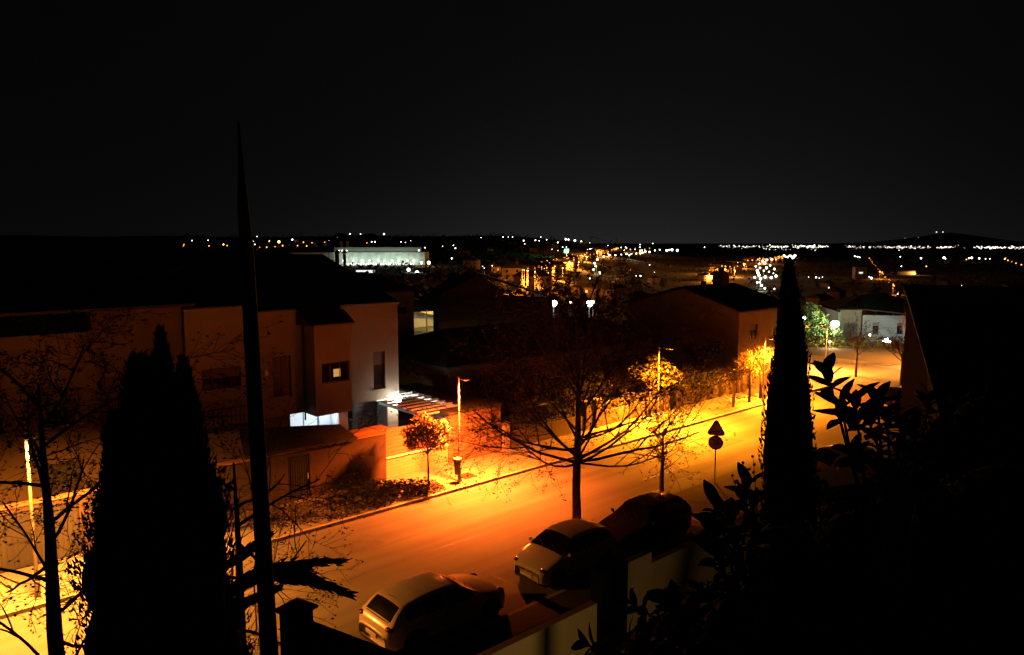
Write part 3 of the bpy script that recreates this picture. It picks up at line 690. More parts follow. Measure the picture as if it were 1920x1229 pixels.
bare_tree('bare_tree', 'dark leaning trunk cut by the bottom left corner', (-5.15, 7.6, 0), 37,
          [(0, 0, 0), (-.15, 0, 3.0), (-.42, 0, 6.2), (-1.1, .1, 7.4), (-1.7, .2, 8.2)], [.17, .15, .13, .09, .04], limbs, maxlev=3, bark=BARKD, twig=BARKD)
# small tree behind the dark car
limbs = [(1.3 + .14 * k, k * 61, rng.uniform(18, 60), rng.uniform(.8, 1.15), .03) for k in range(13)]
bare_tree('bare_tree', 'small bare tree with fine branches just behind the roof of the dark parked car', S(4.9, -7.5, .1), 41,
          [(0, 0, 0), (0, 0, 1.4), (.02, 0, 2.2), (0, 0, 3.0)], [.12, .08, .05, .015], limbs, maxlev=4, minr=.005, droop=.04, kids=(3, 4), budsize=.03)
# pollarded tree at the far lamp, and those at the junction
def small_bare(label, loc, seed, h=3.6, r=1.2, group=None, twig=TWIG):
    g = random.Random(seed)
    lm = [(h * (.42 + .035 * k), k * 58 + g.uniform(0, 30), g.uniform(20, 60), r * g.uniform(.8, 1.2), .035) for k in range(9)]
    return bare_tree('bare_tree', label, loc, seed, [(0, 0, 0), (0.02, 0, h * .45), (0, 0, h * .8)], [.1, .08, .03], lm, maxlev=3, minr=.014, budsize=.06, kids=(3, 4), group=group, twig=twig, per=3)
PALE = mat('twig_pale', (.22, .15, .08), .8, .3, 4)
small_bare('pollarded tree with thin dark trunk just left of the lamp on the far pavement', S(25.3, .35, .1), 51, 3.4, 1.0, twig=PALE)
small_bare('glowing small bare tree wrapped round the far street lamp', S(27.0, .5, .1), 52, 3.9, 1.2, twig=PALE)
small_bare('thin young street tree between the leafy hedge and the pale gate portal', S(23.2, .3, .1), 53, 3.0, .8)
small_bare('bare tree with dark forked trunk left of its twin in front of the junction', (28.3, 60.5, .0), 54, 4.2, 1.6)
small_bare('bare tree right of its twin on the bright junction road', (30.2, 57.0, .0), 55, 3.7, 1.5)
small_bare('pale leafless tree at the right side of the bright junction by the dark wall', (36.5, 66.5, .0), 56, 4.4, 1.8, twig=PALE)

def leaf_quads(mb, rng, c, rad, n, size, squash=1.0, shell=.55, aspect=.45):
    for _ in range(n):
        d = Vector((rng.gauss(0, 1), rng.gauss(0, 1), rng.gauss(0, 1))).normalized(); rr = rad * (shell + (1 - shell) * rng.random()) * (.85 + .22 * math.sin(d.x * 5 + d.z * 4 + rad) * math.cos(d.y * 6))
        p = Vector(c) + Vector((d.x * rr, d.y * rr, d.z * rr * squash)); n_ = (d + Vector((rng.uniform(-1, 1), rng.uniform(-1, 1), rng.uniform(-1, 1)))).normalized()
        x, y = perp(n_); s_ = size * rng.uniform(.6, 1.3); t = rng.uniform(0, 6.28); u = x * math.cos(t) + y * math.sin(t); w = n_.cross(u)
        mb.add([p - u * s_, p + w * s_ * aspect, p + u * s_, p - w * s_ * aspect], [(0, 1, 2, 3)])
def leafy_tree(name, label, loc, seed, clumps, trunk_h, tr, m, leaf=.08, n=900, group=None, cat='tree'):
    g = random.Random(seed); root = empty(name, loc, 0, label, cat, group); q = MB()
    q.tube([(0, 0, 0), (.02, 0, trunk_h * .5), (0, 0.02, trunk_h)], [tr, tr * .85, tr * .7], 8)
    for c, r in clumps: q.tube([(0, 0, trunk_h * .92), Vector(c) * .5 + Vector((0, 0, trunk_h * .5)), Vector(c)], [tr * .5, tr * .3, tr * .1], 5)
    q.build('trunk', BARK, root, smooth=True)
    q = MB()
    for c, r in clumps: leaf_quads(q, g, c, r, int(n * r * r), leaf, .85)
    q.build('crown', m, root); return root
# round headed street tree by the first lamp
cl = [((0, 0, 2.5), .82), ((.6, .1, 2.7), .55), ((-.65, .1, 2.5), .6), ((.1, -.4, 2.95), .55), ((.5, -.3, 2.15), .5), ((-.3, .3, 3.0), .5), ((-.7, -.2, 2.1), .42)]
leafy_tree('round_headed_tree', 'small round headed leafy tree glowing orange between the white pergola and the first street lamp', S(-1.6, .38, .1), 61, cl, 1.7, .05, LEAFR, .07, 2100)
# yellow lit evergreen round the second lamp, hedges, dark trees
cl = [((0, 0, 2.9), .8), ((.9, .4, 3.1), .75), ((-.9, .1, 2.9), .7), ((.3, .5, 3.6), .7), ((1.5, .3, 2.6), .7), ((-.4, -.7, 2.7), .55), ((.9, -.3, 2.3), .5)]
leafy_tree('evergreen_tree', 'evergreen tree lit yellow from inside by the second street lamp', S(16.7, 2.2, .1), 62, cl, 1.9, .09, LEAFY, .085, 330)
cl = [((0, 0, 1.6), 1.1), ((1.2, .2, 1.9), 1.0), ((2.3, .0, 1.5), 1.0), ((-1.1, .2, 1.5), .9), ((3.3, .2, 1.8), .9)]
leafy_tree('garden_bush', 'broad olive green bush beside the yellow lit evergreen over the low wall', S(21.6, 4.2, 0), 63, cl, 1.0, .08, LEAFG, .10, 420, cat='bush')
cl = [((0, 0, 2.2), 1.6), ((1.6, .5, 2.6), 1.5), ((-1.5, .6, 2.4), 1.4), ((0, 1.2, 3.3), 1.4), ((2.8, .9, 2.2), 1.2)]
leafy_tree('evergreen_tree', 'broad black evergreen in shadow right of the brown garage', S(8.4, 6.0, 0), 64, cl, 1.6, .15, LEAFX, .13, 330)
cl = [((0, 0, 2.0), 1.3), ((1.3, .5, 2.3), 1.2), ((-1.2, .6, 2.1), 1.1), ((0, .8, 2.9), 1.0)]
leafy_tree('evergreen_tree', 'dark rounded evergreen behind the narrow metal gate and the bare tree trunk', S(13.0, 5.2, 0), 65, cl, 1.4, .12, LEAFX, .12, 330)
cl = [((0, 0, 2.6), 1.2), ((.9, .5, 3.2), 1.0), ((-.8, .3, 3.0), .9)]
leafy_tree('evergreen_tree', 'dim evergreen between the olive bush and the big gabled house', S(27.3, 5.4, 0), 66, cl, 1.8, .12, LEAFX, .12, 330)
# hedge lining the low wall
def hedge(label, s0, s1, d, h, m, seed, n=900, cat='hedge', w=.45, leaf=.06, z0=.0):
    g = random.Random(seed); r = sframe('hedge', label, cat); q = MB()
    for i in range(n):
        s_ = g.uniform(s0, s1); zz_ = z0 + (h - z0) * g.random() ** .6 * (1 + .15 * math.sin(s_ * 2.1) + .1 * math.sin(s_ * 5.3)); c = Vector((s_, d + g.uniform(-w, w), zz_))
        n_ = Vector((g.uniform(-1, 1), g.uniform(-1, 1), g.uniform(-.3, 1))).normalized(); x, y = perp(n_); k = leaf * g.uniform(.6, 1.3)
        q.add([c - x * k, c - y * k * .5, c + x * k, c + y * k * .5], [(0, 1, 2, 3)])
    q.build('foliage', m, r)
    q = MB()
    for i in range(int((s1 - s0) * 2)): x = s0 + .25 + i * .5; q.tube([(x, d, z0), (x + .05, d, z0 + (h - z0) * .75)], [.02, .01], 4)
    q.build('stems', BARK, r); return r
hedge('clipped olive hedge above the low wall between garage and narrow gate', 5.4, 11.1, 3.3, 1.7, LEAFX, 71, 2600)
hedge('lit hedge above the low wall behind the bare tree branches', 12.6, 18.8, 3.3, 1.5, LEAFY, 72, 3200, leaf=.07)
hedge('hedge on the low wall between second gate and pale portal', 20.5, 27.3, 3.3, 1.5, LEAFG, 73, 3200, leaf=.07)
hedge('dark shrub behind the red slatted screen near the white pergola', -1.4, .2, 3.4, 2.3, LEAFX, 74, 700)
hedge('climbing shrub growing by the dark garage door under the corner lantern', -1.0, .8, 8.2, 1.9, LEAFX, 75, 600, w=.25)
# planted bed round the foot of the street tree
g = random.Random(77); q = MB()
for i in range(6500):
    s_ = g.uniform(-10.5, -1.15); dlo = -.42 + max(0, (-7 - s_)) * .5; dhi = 2.3 if s_ < -3 else 2.3 - (s_ + 3) * 1.1
    if s_ > -1.6 and g.random() < .5: continue
    d_ = g.uniform(dlo, max(dlo + .1, dhi)); edge = min(1, (s_ + 10.5) / 1.0, (-1.1 - s_) / .5)
    c = Vector((s_, d_, .14 + g.random() * .38 * max(.15, edge) * (1 + .4 * math.sin(s_ * 3.1 + d_ * 4)))); n_ = Vector((g.uniform(-1, 1), g.uniform(-1, 1), g.uniform(.1, 1))).normalized(); x, y = perp(n_); k = .07 * g.uniform(.5, 1.4)
    q.add([c - x * k, c - y * k * .4, c + x * k, c + y * k * .4], [(0, 1, 2, 3)])
o = q.build('ground_cover', mat('low_leaf', (.045, .032, .014), .7, .5, 1.5)); o.location = S(0, 0, 0); o.rotation_euler = (0, 0, ANG); tag(o, 'low leafy ground cover bed round the foot of the round headed tree', 'ground cover', kind='stuff')
g = random.Random(78)

# ------------------------------------------------------------------ near garden: cypresses, pole, walls, shrubs (all in darkness)
def spray(mb, rng, p, up, size):
    x, y = perp(up); a = rng.uniform(0, 6.28); w = (x * math.cos(a) + y * math.sin(a)) * size * .22
    mb.add([p - w, p + w, p + up * size + w * .1], [(0, 1, 2)])
def cypress(label, loc, seed, spires, leaf=.12, n=5000, sprays=(), name='cypress_tree'):
    """spires: list of (x, y, [(z, radius)...]) columns merged into one tree"""
    g = random.Random(seed); root = empty(name, loc, 0, label, 'tree'); q = MB()
    q.tube([(0, 0, 0), (0, 0, spires[0][2][-1][0] * .8)], [.14, .03], 8); q.build('trunk', BARKD, root)
    q = MB(); tot = sum((p[-1][0] - p[0][0]) * max(r for _, r in p) for _, _, p in spires)
    for sx, sy, pr in spires:
        lo, hi = pr[0][0], pr[-1][0]
        def rad(z):
            for (a, ra), (b, rb) in zip(pr, pr[1:]):
                if a <= z <= b: return ra + (rb - ra) * (z - a) / (b - a)
            return 0
        N = 44; M = 18; vs = []; fs = []
        for i in range(N + 1):
            z = lo + (hi - lo) * i / N; r = rad(z) * .9
            for k in range(M):
                t = 2 * math.pi * k / M; rr = r * (1 + .10 * math.sin(3 * t + z * 2.3) + .08 * math.sin(7 * t - z * 5)); vs.append((sx + rr * math.cos(t), sy + rr * math.sin(t), z))
        for i in range(N):
            for k in range(M): j = (k + 1) % M; fs.append((i * M + k, i * M + j, i * M + M + j, i * M + M + k))
        q.add(vs, fs)
        for _ in range(int(n * (hi - lo) * max(r for _, r in pr) / tot)):
            z = g.uniform(lo, hi - .02); r = rad(z); t = g.uniform(0, 6.28); r *= g.uniform(.82, 1.06) * (1 + .10 * math.sin(3 * t + z * 2.3) + .06 * math.sin(7 * t - z * 5))
            out = Vector((math.cos(t), math.sin(t), 0)); spray(q, g, Vector((sx, sy, z)) + out * r, (out * g.uniform(.1, .6) + Vector((0, 0, 1))).normalized(), leaf * g.uniform(.5, 1.3))
    cr = q.build('crown', CYP, root)
    for pts, th in sprays:
        q = MB(); P = [Vector(p) for p in pts]; q.tube(P, [th * k for k in ([.7, 1, .9, .55, .05] if len(P) == 5 else [1] * len(P))], 8)
        for _ in range(420):
            f = g.random() * (len(P) - 1); i = min(len(P) - 2, int(f)); c = P[i].lerp(P[i + 1], f - i); d = (P[i + 1] - P[i]).normalized(); k = (1 - abs(f / (len(P) - 1) - .35)) * th * 1.15
            off = Vector((g.gauss(0, 1), g.gauss(0, 1), g.gauss(0, 1))).normalized(); spray(q, g, c + off * k * g.random() * .95, (d + off * .35).normalized(), .10 * g.uniform(.5, 1.2))
        q.build('branch', CYP, root)
    return root
B0 = at(300, 1229, 8.6); bx = B0.x
def lz(v): return at(300, v, 8.6).z
def lx(u, v): return at(u, v, 8.6).x - bx
sp = [(lx(305, 700), 0, [(lz(900), .30), (lz(790), .19), (lz(700), .12), (lz(655), .07), (lz(615), .01)]),
      (lx(268, 800), 0, [(lz(1000), .36), (lz(880), .30), (lz(780), .24), (lz(715), .17), (lz(680), .10), (lz(664), .03)]),
      (lx(350, 800), 0, [(lz(1000), .34), (lz(880), .22), (lz(780), .15), (lz(715), .08), (lz(672), .01)]),
      (lx(222, 900), 0, [(lz(1060), .28), (lz(900), .20), (lz(820), .12), (lz(770), .02)]),
      (lx(303, 1000), 0, [(1.0, .55), (lz(1229), .86), (lz(1100), .84), (lz(1000), .80), (lz(950), .74), (lz(880), .55), (lz(800), .33), (lz(740), .1)])]
def bp(u, v, Y=8.2): p = at(u, v, Y); return (p.x - bx, p.y - 8.6, p.z)
spr = [([bp(430, 1110), bp(470, 1085), bp(520, 1068), bp(585, 1056), bp(638, 1052)], .095),
       ([bp(470, 1090), bp(520, 1072), bp(570, 1078), bp(612, 1098), bp(658, 1116)], .085),
       ([bp(425, 1060), bp(450, 1045), bp(480, 1020), bp(490, 1010), bp(500, 1005)], .05),
       ([bp(425, 1145), bp(455, 1132), bp(480, 1122), bp(505, 1112), bp(520, 1104)], .05),
       ([bp(505, 1080), bp(520, 1084), bp(540, 1090), bp(556, 1090), bp(566, 1092)], .03)]
cypress('big black cypress clump with several pointed tips in the left foreground', (bx, 8.6, 0), 81, sp, .085, 22000, spr)
# slim cypress right
q0 = at(1474, 1100, 12.0); rx = q0.x
def rz_(v): return at(1474, v, 12.0).z
scy = cypress('slim pointed black cypress standing right of centre before the yellow street', (rx + .27, 12.0, 0), 82,
        [(0, 0, [(.3, .50), (rz_(1229), .60), (rz_(1050), .50), (rz_(940), .435), (rz_(850), .41), (rz_(780), .375), (rz_(700), .30), (rz_(640), .225), (rz_(570), .145), (rz_(520), .085), (rz_(485), .01)])], .075, 14000)
scy.rotation_euler = (0, R(-2.4), 0)
# tapering black pole
r = empty('garden_pole', (-1.99, 6, 0), 0, 'slender black pole tapering to a point that rises in front of the houses at left', 'pole')
q = MB(); q.tube([(0, 0, 0), (-.08, 0, 7.5), (-.135, 0, 10.9), (-.15, 0, 11.3), (-.155, 0, 11.62), (-.16, 0, 11.95)], [.085, .074, .056, .042, .022, .006], 16); q.build('shaft', BLACKP, r, smooth=True)
q = MB(); q.bevbox(-.24, -.18, -.03, .03, 10.78, 11.03, .01); q.build('bracket', BLACKP, r)
# terrace pillar and wall, lower left
tw_ = empty('terrace_wall', (0, 0, 0), 0, 'black terrace wall falling to the right from a capped pillar at the bottom left', 'garden wall')
q = MB(); a = Vector((-3.48, 11.95, 0)); b = Vector((3.2, 7.8, 0)); dr = (b - a).normalized(); nr = Vector((-dr.y, dr.x, 0)) * .12
v = []
for p_ in (a - nr, b - nr, b + nr, a + nr): v.append((p_.x, p_.y, -1))
for p_ in (a - nr, b - nr, b + nr, a + nr): v.append((p_.x, p_.y, 4.60))
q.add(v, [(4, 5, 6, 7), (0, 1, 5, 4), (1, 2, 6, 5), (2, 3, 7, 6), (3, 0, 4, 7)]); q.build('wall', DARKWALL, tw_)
q = MB(); q.bevbox(-.2, .2, -.2, .2, -1, 4.78, .01); p_ = q.build('pillar', DARKWALL, tw_); p_.location = (-3.68, 12.07, 0); p_.rotation_euler = (0, 0, math.atan2(dr.y, dr.x))
q = MB(); q.add([(-.26, -.26, 4.785), (.26, -.26, 4.785), (.26, .26, 4.785), (-.26, .26, 4.785), (-.26, -.26, 4.83), (.26, -.26, 4.83), (.26, .26, 4.83), (-.26, .26, 4.83), (0, 0, 4.96)],
      [(3, 2, 1, 0), (0, 1, 5, 4), (1, 2, 6, 5), (2, 3, 7, 6), (3, 0, 4, 7), (4, 5, 8), (5, 6, 8), (6, 7, 8), (7, 4, 8)]); q.build('cap', DARKWALL, p_)
# stepped boundary wall toward the street
sw = sframe('boundary_wall', 'stepped cream boundary wall dimly lit at the foot of the slim cypress', 'garden wall')
for s0, s1, zt in ((-4.83, -3.66, 2.17), (-3.655, 2.6, 1.84), (-16.0, -6.0, 1.42)):
    q = MB(); q.box(s0, s1, -13.5, -13.28, 0, zt); pn = q.build('panel', CREAMW, sw); q = MB(); q.box(s0 + .003, s1 - .003, -13.277, -13.25, 0, zt - .004); q.build('added_bounce_skin', DARKWALL, pn)  # added dark skin keeps the street face from bouncing light onto the cars
q = MB(); q.bevbox(-5.95, -4.86, -13.62, -13.2, 0, 2.3, .01); q.build('pier', DARKWALL, sw)
gl = empty('garden_lamp', (2.6, 11.4, 0), 0, 'small garden lamp behind the black terrace wall, hidden from view', 'lamp')
q = MB(); q.tube([(0, 0, 0), (0, 0, 1.05)], .04, 8); q.build('post', DARKM, gl)
q = MB(); q.ball((0, 0, 1.15), .09); q.build('globe', emis('garden_globe', (1, .7, .3), 8), gl)
lamp('garden_light', 'SPOT', (.1, .15, 1.15), (1.0, .52, .13), 260, gl, .05, R(110), .5, (R(88), 0, R(-12)))

# broad-leaved shrubs close to the balcony
def leafshape(mb, base, d, up, ln, w, curl):
    x = d.cross(up).normalized(); n = x.cross(d).normalized(); prev = None; N = 5; vs = []
    for i in range(N + 1):
        t = i / N; ww = w * math.sin(math.pi * min(1, t * .93 + .05)) ** .8; c = base + d * (ln * t) - n * (curl * ln * t * t)
        vs += [c - x * ww + n * ww * .25, c, c + x * ww + n * ww * .25]
    fs = []
    for i in range(N): a = i * 3; fs += [(a, a + 1, a + 4, a + 3), (a + 1, a + 2, a + 5, a + 4)]
    mb.add(vs, fs)
def shrub(label, base, tips, seed, leaf=.115, per=9, rad=.006):
    g = random.Random(seed); base = Vector(base); root = empty('broadleaf_shrub', base, 0, label, 'shrub'); st = MB(); lf = MB()
    for tp_ in tips:
        p = Vector(tp_) - base; mid = Vector((p.x * .55, p.y * .6, p.z * .62)) + Vector((g.uniform(-.05, .05), g.uniform(-.05, .05), 0))
        st.tube([(0, 0, 0), mid, p], [rad * 1.6, rad * 1.2, rad * .7], 6); dd = (p - mid).normalized()
        for k in range(per):
            f = (k + .5) / per; a = k * 2.4 + g.uniform(-.3, .3); x, y = perp(dd); o = (x * math.cos(a) + y * math.sin(a))
            b_ = p - dd * (.10 * (1 - f)); d_ = (o * (1.15 - .55 * f) + dd * (.25 + .6 * f) + Vector((0, 0, g.uniform(-.35, .15)))).normalized()
            leafshape(lf, b_, d_, (dd + Vector((.01, 0, .2))).normalized(), leaf * g.uniform(.75, 1.15), leaf * .22 * g.uniform(.85, 1.2), g.uniform(.05, .3))
    st.build('stems', BARKD, root); lf.build('leaves', LEAFD, root, smooth=True); return root
Y0 = 2.9
tips = [at(*p, Y0 + k * .03) for k, p in enumerate([(1550, 695), (1602, 748), (1575, 752), (1645, 745), (1625, 778), (1600, 842), (1662, 770), (1690, 785), (1680, 830), (1712, 800), (1650, 880), (1745, 745), (1700, 860), (1765, 800), (1730, 900), (1740, 850), (1690, 900), (1640, 815)])]
shrub('broad leaved shrub with pointed leaves silhouetted against the yellow street at right', at(1680, 1180, Y0 + .2), tips, 91, .105, 12)
tips = [at(*p, Y0 - .2 + k * .02) for k, p in enumerate([(1345, 950), (1368, 965), (1330, 985), (1400, 905), (1412, 940), (1375, 1010), (1420, 1000), (1340, 1040), (1300, 1180), (1260, 1120), (1385, 1060), (1245, 1130), (1180, 1130), (1210, 1180), (1150, 1190), (1100, 1210), (1320, 1110)])]
shrub('broad leaved shrub with upright leaves below the slim cypress', at(1420, 1300, Y0), tips, 92, .10)
# thick dark hedge mass between them
def blob_shrub(label, pts, seed, leaf, n, name='dark_shrub', m=LEAFD):
    g = random.Random(seed); base = Vector((pts[0][0].x, pts[0][0].y, 0)); root = empty(name, base, 0, label, 'shrub'); q = MB(); st = MB()
    for c, r in pts:
        c = c - base; q.ball(c, r * .80, 14, 9); st.tube([(c.x * .3, c.y * .3, 0), (c.x, c.y, c.z)], [.05, .02], 6)
        for _ in range(int(n * r * r)):
            d = Vector((g.gauss(0, 1), g.gauss(0, 1), g.gauss(0, 1))).normalized(); p = c + d * r * g.uniform(.72, 1.0)
            x, y = perp(d); o = (d * g.uniform(.2, .9) + x * g.uniform(-1, 1) + y * g.uniform(-1, 1)).normalized(); leafshape(q, p, o, d, leaf * g.uniform(.7, 1.2), leaf * .2, .2)
    q.build('foliage', m, root); st.build('stems', BARKD, root); return root
blob_shrub('low wide black shrub filling the bottom right corner below the balcony',
           [(at(1500, 1130, 5.5), .55), (at(1640, 1080, 5.3), .62), (at(1790, 1040, 5.2), .62), (at(1900, 1000, 5.0), .6), (at(1400, 1190, 5.4), .42), (at(1460, 1040, 5.8), .28), (at(1580, 985, 5.8), .24), (at(1690, 980, 5.5), .3), (at(1600, 1250, 5.0), .6), (at(1800, 1230, 5.0), .7), (at(1340, 1290, 5), .4)], 93, .10, 1500)
blob_shrub('dark dense shrub against the neighbouring house on the right edge',
           [(at(1790, 880, 6.5), .5), (at(1880, 840, 6.5), .6), (at(1760, 960, 6.2), .5), (at(1960, 900, 6.2), .8), (at(1850, 960, 6.0), .5)], 94, .10, 1300)
blob_shrub('small black bush at the foot of the cream boundary wall', [(at(1215, 1225, 12.5), .45), (at(1270, 1190, 12.8), .5), (at(1330, 1150, 13), .55), (at(1150, 1260, 12.2), .45)], 95, .12, 900)
# sprigs with tiny seed heads beside the slim cypress
g = random.Random(96); r = empty('garden_sprig', at(1420, 1080, 4.2), 0, 'thin arching sprigs with tiny buds left of the slim cypress', 'plant'); q = MB(); q2 = MB()
for u, v in ((1372, 892), (1393, 868), (1412, 856), (1382, 902), (1402, 880)):
    p = at(u, v, 4.2) - r.location; q.tube([(0, 0, 0), Vector((p.x * .4, 0, p.z * .6)), p], [.004, .003, .0015], 4)
    for k in range(7): c = Vector((p.x * .4, 0, p.z * .6)).lerp(p, k / 6); q2.ball(c + Vector((g.uniform(-.01, .01), 0, 0)), .009, 6, 4)
q.build('stem', BARKD, r); q2.build('buds', BARKD, r)

# neighbouring house at right
nh = sframe('neighbour_house', 'dark neighbouring house filling the right edge with one dimly lit wall corner', 'house')
q = MB(); q.add([(8, -15.72, 0), (8, -32, 0), (8, -32, 8.7), (8, -15.72, 8.7), (20, -15.72, 0), (20, -15.72, 8.7)], [(0, 3, 2, 1), (0, 4, 5, 3)]); q.build('wall', mat('brown_render', (.11, .08, .055), .9, .1, 1), nh)
rf = MB(); rf.add([(7.8, -15.7, 8.72), (20, -15.7, 8.72), (20, -32, 8.72), (7.8, -32, 8.72), (7.8, -15.7, 8.9), (20, -15.7, 8.9), (20, -32, 8.9), (7.8, -32, 8.9), (10, -19.5, 9.7), (18, -19.5, 9.7), (10, -32, 9.7), (18, -32, 9.7)],
       [(3, 2, 1, 0), (0, 1, 5, 4), (1, 2, 6, 5), (3, 0, 4, 7), (4, 5, 9, 8), (5, 6, 11, 9), (7, 4, 8, 10), (8, 9, 11, 10)]); rf.build('roof', SLATE, nh)
# own-side dark annex roof whose verge cuts the lit wall
an = empty('annex_building', (0, 0, 0), 0, 'black annex building with sloping verge in front of the neighbouring house', 'building')
p = [at(1704, 565, 15), at(1750, 730, 15), at(1768, 800, 15), at(1775, 1250, 15), at(2150, 1250, 15), at(2150, 575, 15)]
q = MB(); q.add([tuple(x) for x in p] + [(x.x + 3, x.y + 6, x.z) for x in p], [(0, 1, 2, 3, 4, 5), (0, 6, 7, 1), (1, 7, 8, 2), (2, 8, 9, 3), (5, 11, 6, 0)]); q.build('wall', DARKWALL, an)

# ------------------------------------------------------------------ parked cars
def itab(t, x):
    if x <= t[0][0]: return t[0][1]
    for (a, za), (b, zb) in zip(t, t[1:]):
        if x <= b: k = (x - a) / (b - a); return za + (zb - za) * k
    return t[-1][1]
HATCH = dict(top=[(0, .58), (.015, .66), (.05, .76), (.12, .86), (.20, .93), (.265, .985), (.33, 1.17), (.40, 1.36), (.45, 1.43), (.52, 1.465), (.62, 1.475), (.74, 1.45), (.83, 1.39), (.865, 1.345), (.91, 1.20), (.955, 1.0), (.975, .93), (.99, .84), (1, .66)],
             belt=[(0, .52), (.05, .70), (.2, .88), (.30, .93), (.5, .95), (.75, .99), (.88, 1.02), (.955, .96), (.98, .86), (1, .60)], ws=(.275, .42), rw=(.872, .95), sg=(.31, .855), pil=(.555, .73))
MINI = dict(top=[(0, .62), (.02, .72), (.06, .82), (.12, .92), (.19, 1.0), (.235, 1.06), (.30, 1.25), (.37, 1.42), (.43, 1.49), (.52, 1.52), (.66, 1.51), (.78, 1.47), (.87, 1.38), (.93, 1.18), (.97, 1.0), (.99, .9), (1, .7)],
            belt=[(0, .56), (.06, .76), (.19, .95), (.3, 1.0), (.6, 1.03), (.85, 1.06), (.95, 1.02), (.985, .88), (1, .64)], ws=(.24, .40), rw=(.885, .965), sg=(.29, .87), pil=(.55, .72))
SUV = dict(top=[(0, .68), (.02, .80), (.05, .92), (.12, 1.0), (.24, 1.08), (.28, 1.12), (.35, 1.36), (.41, 1.56), (.47, 1.63), (.60, 1.66), (.76, 1.64), (.88, 1.57), (.93, 1.40), (.97, 1.15), (.99, 1.0), (1, .75)],
           belt=[(0, .62), (.05, .85), (.24, 1.02), (.5, 1.07), (.85, 1.12), (.95, 1.1), (.985, .95), (1, .7)], ws=(.29, .43), rw=(.90, .965), sg=(.33, .88), pil=(.57, .74))
WTAB = [(0, .66), (.01, .76), (.03, .85), (.07, .93), (.14, .98), (.3, 1), (.75, 1), (.88, .975), (.95, .93), (.98, .87), (1, .76)]
CARN = [0]
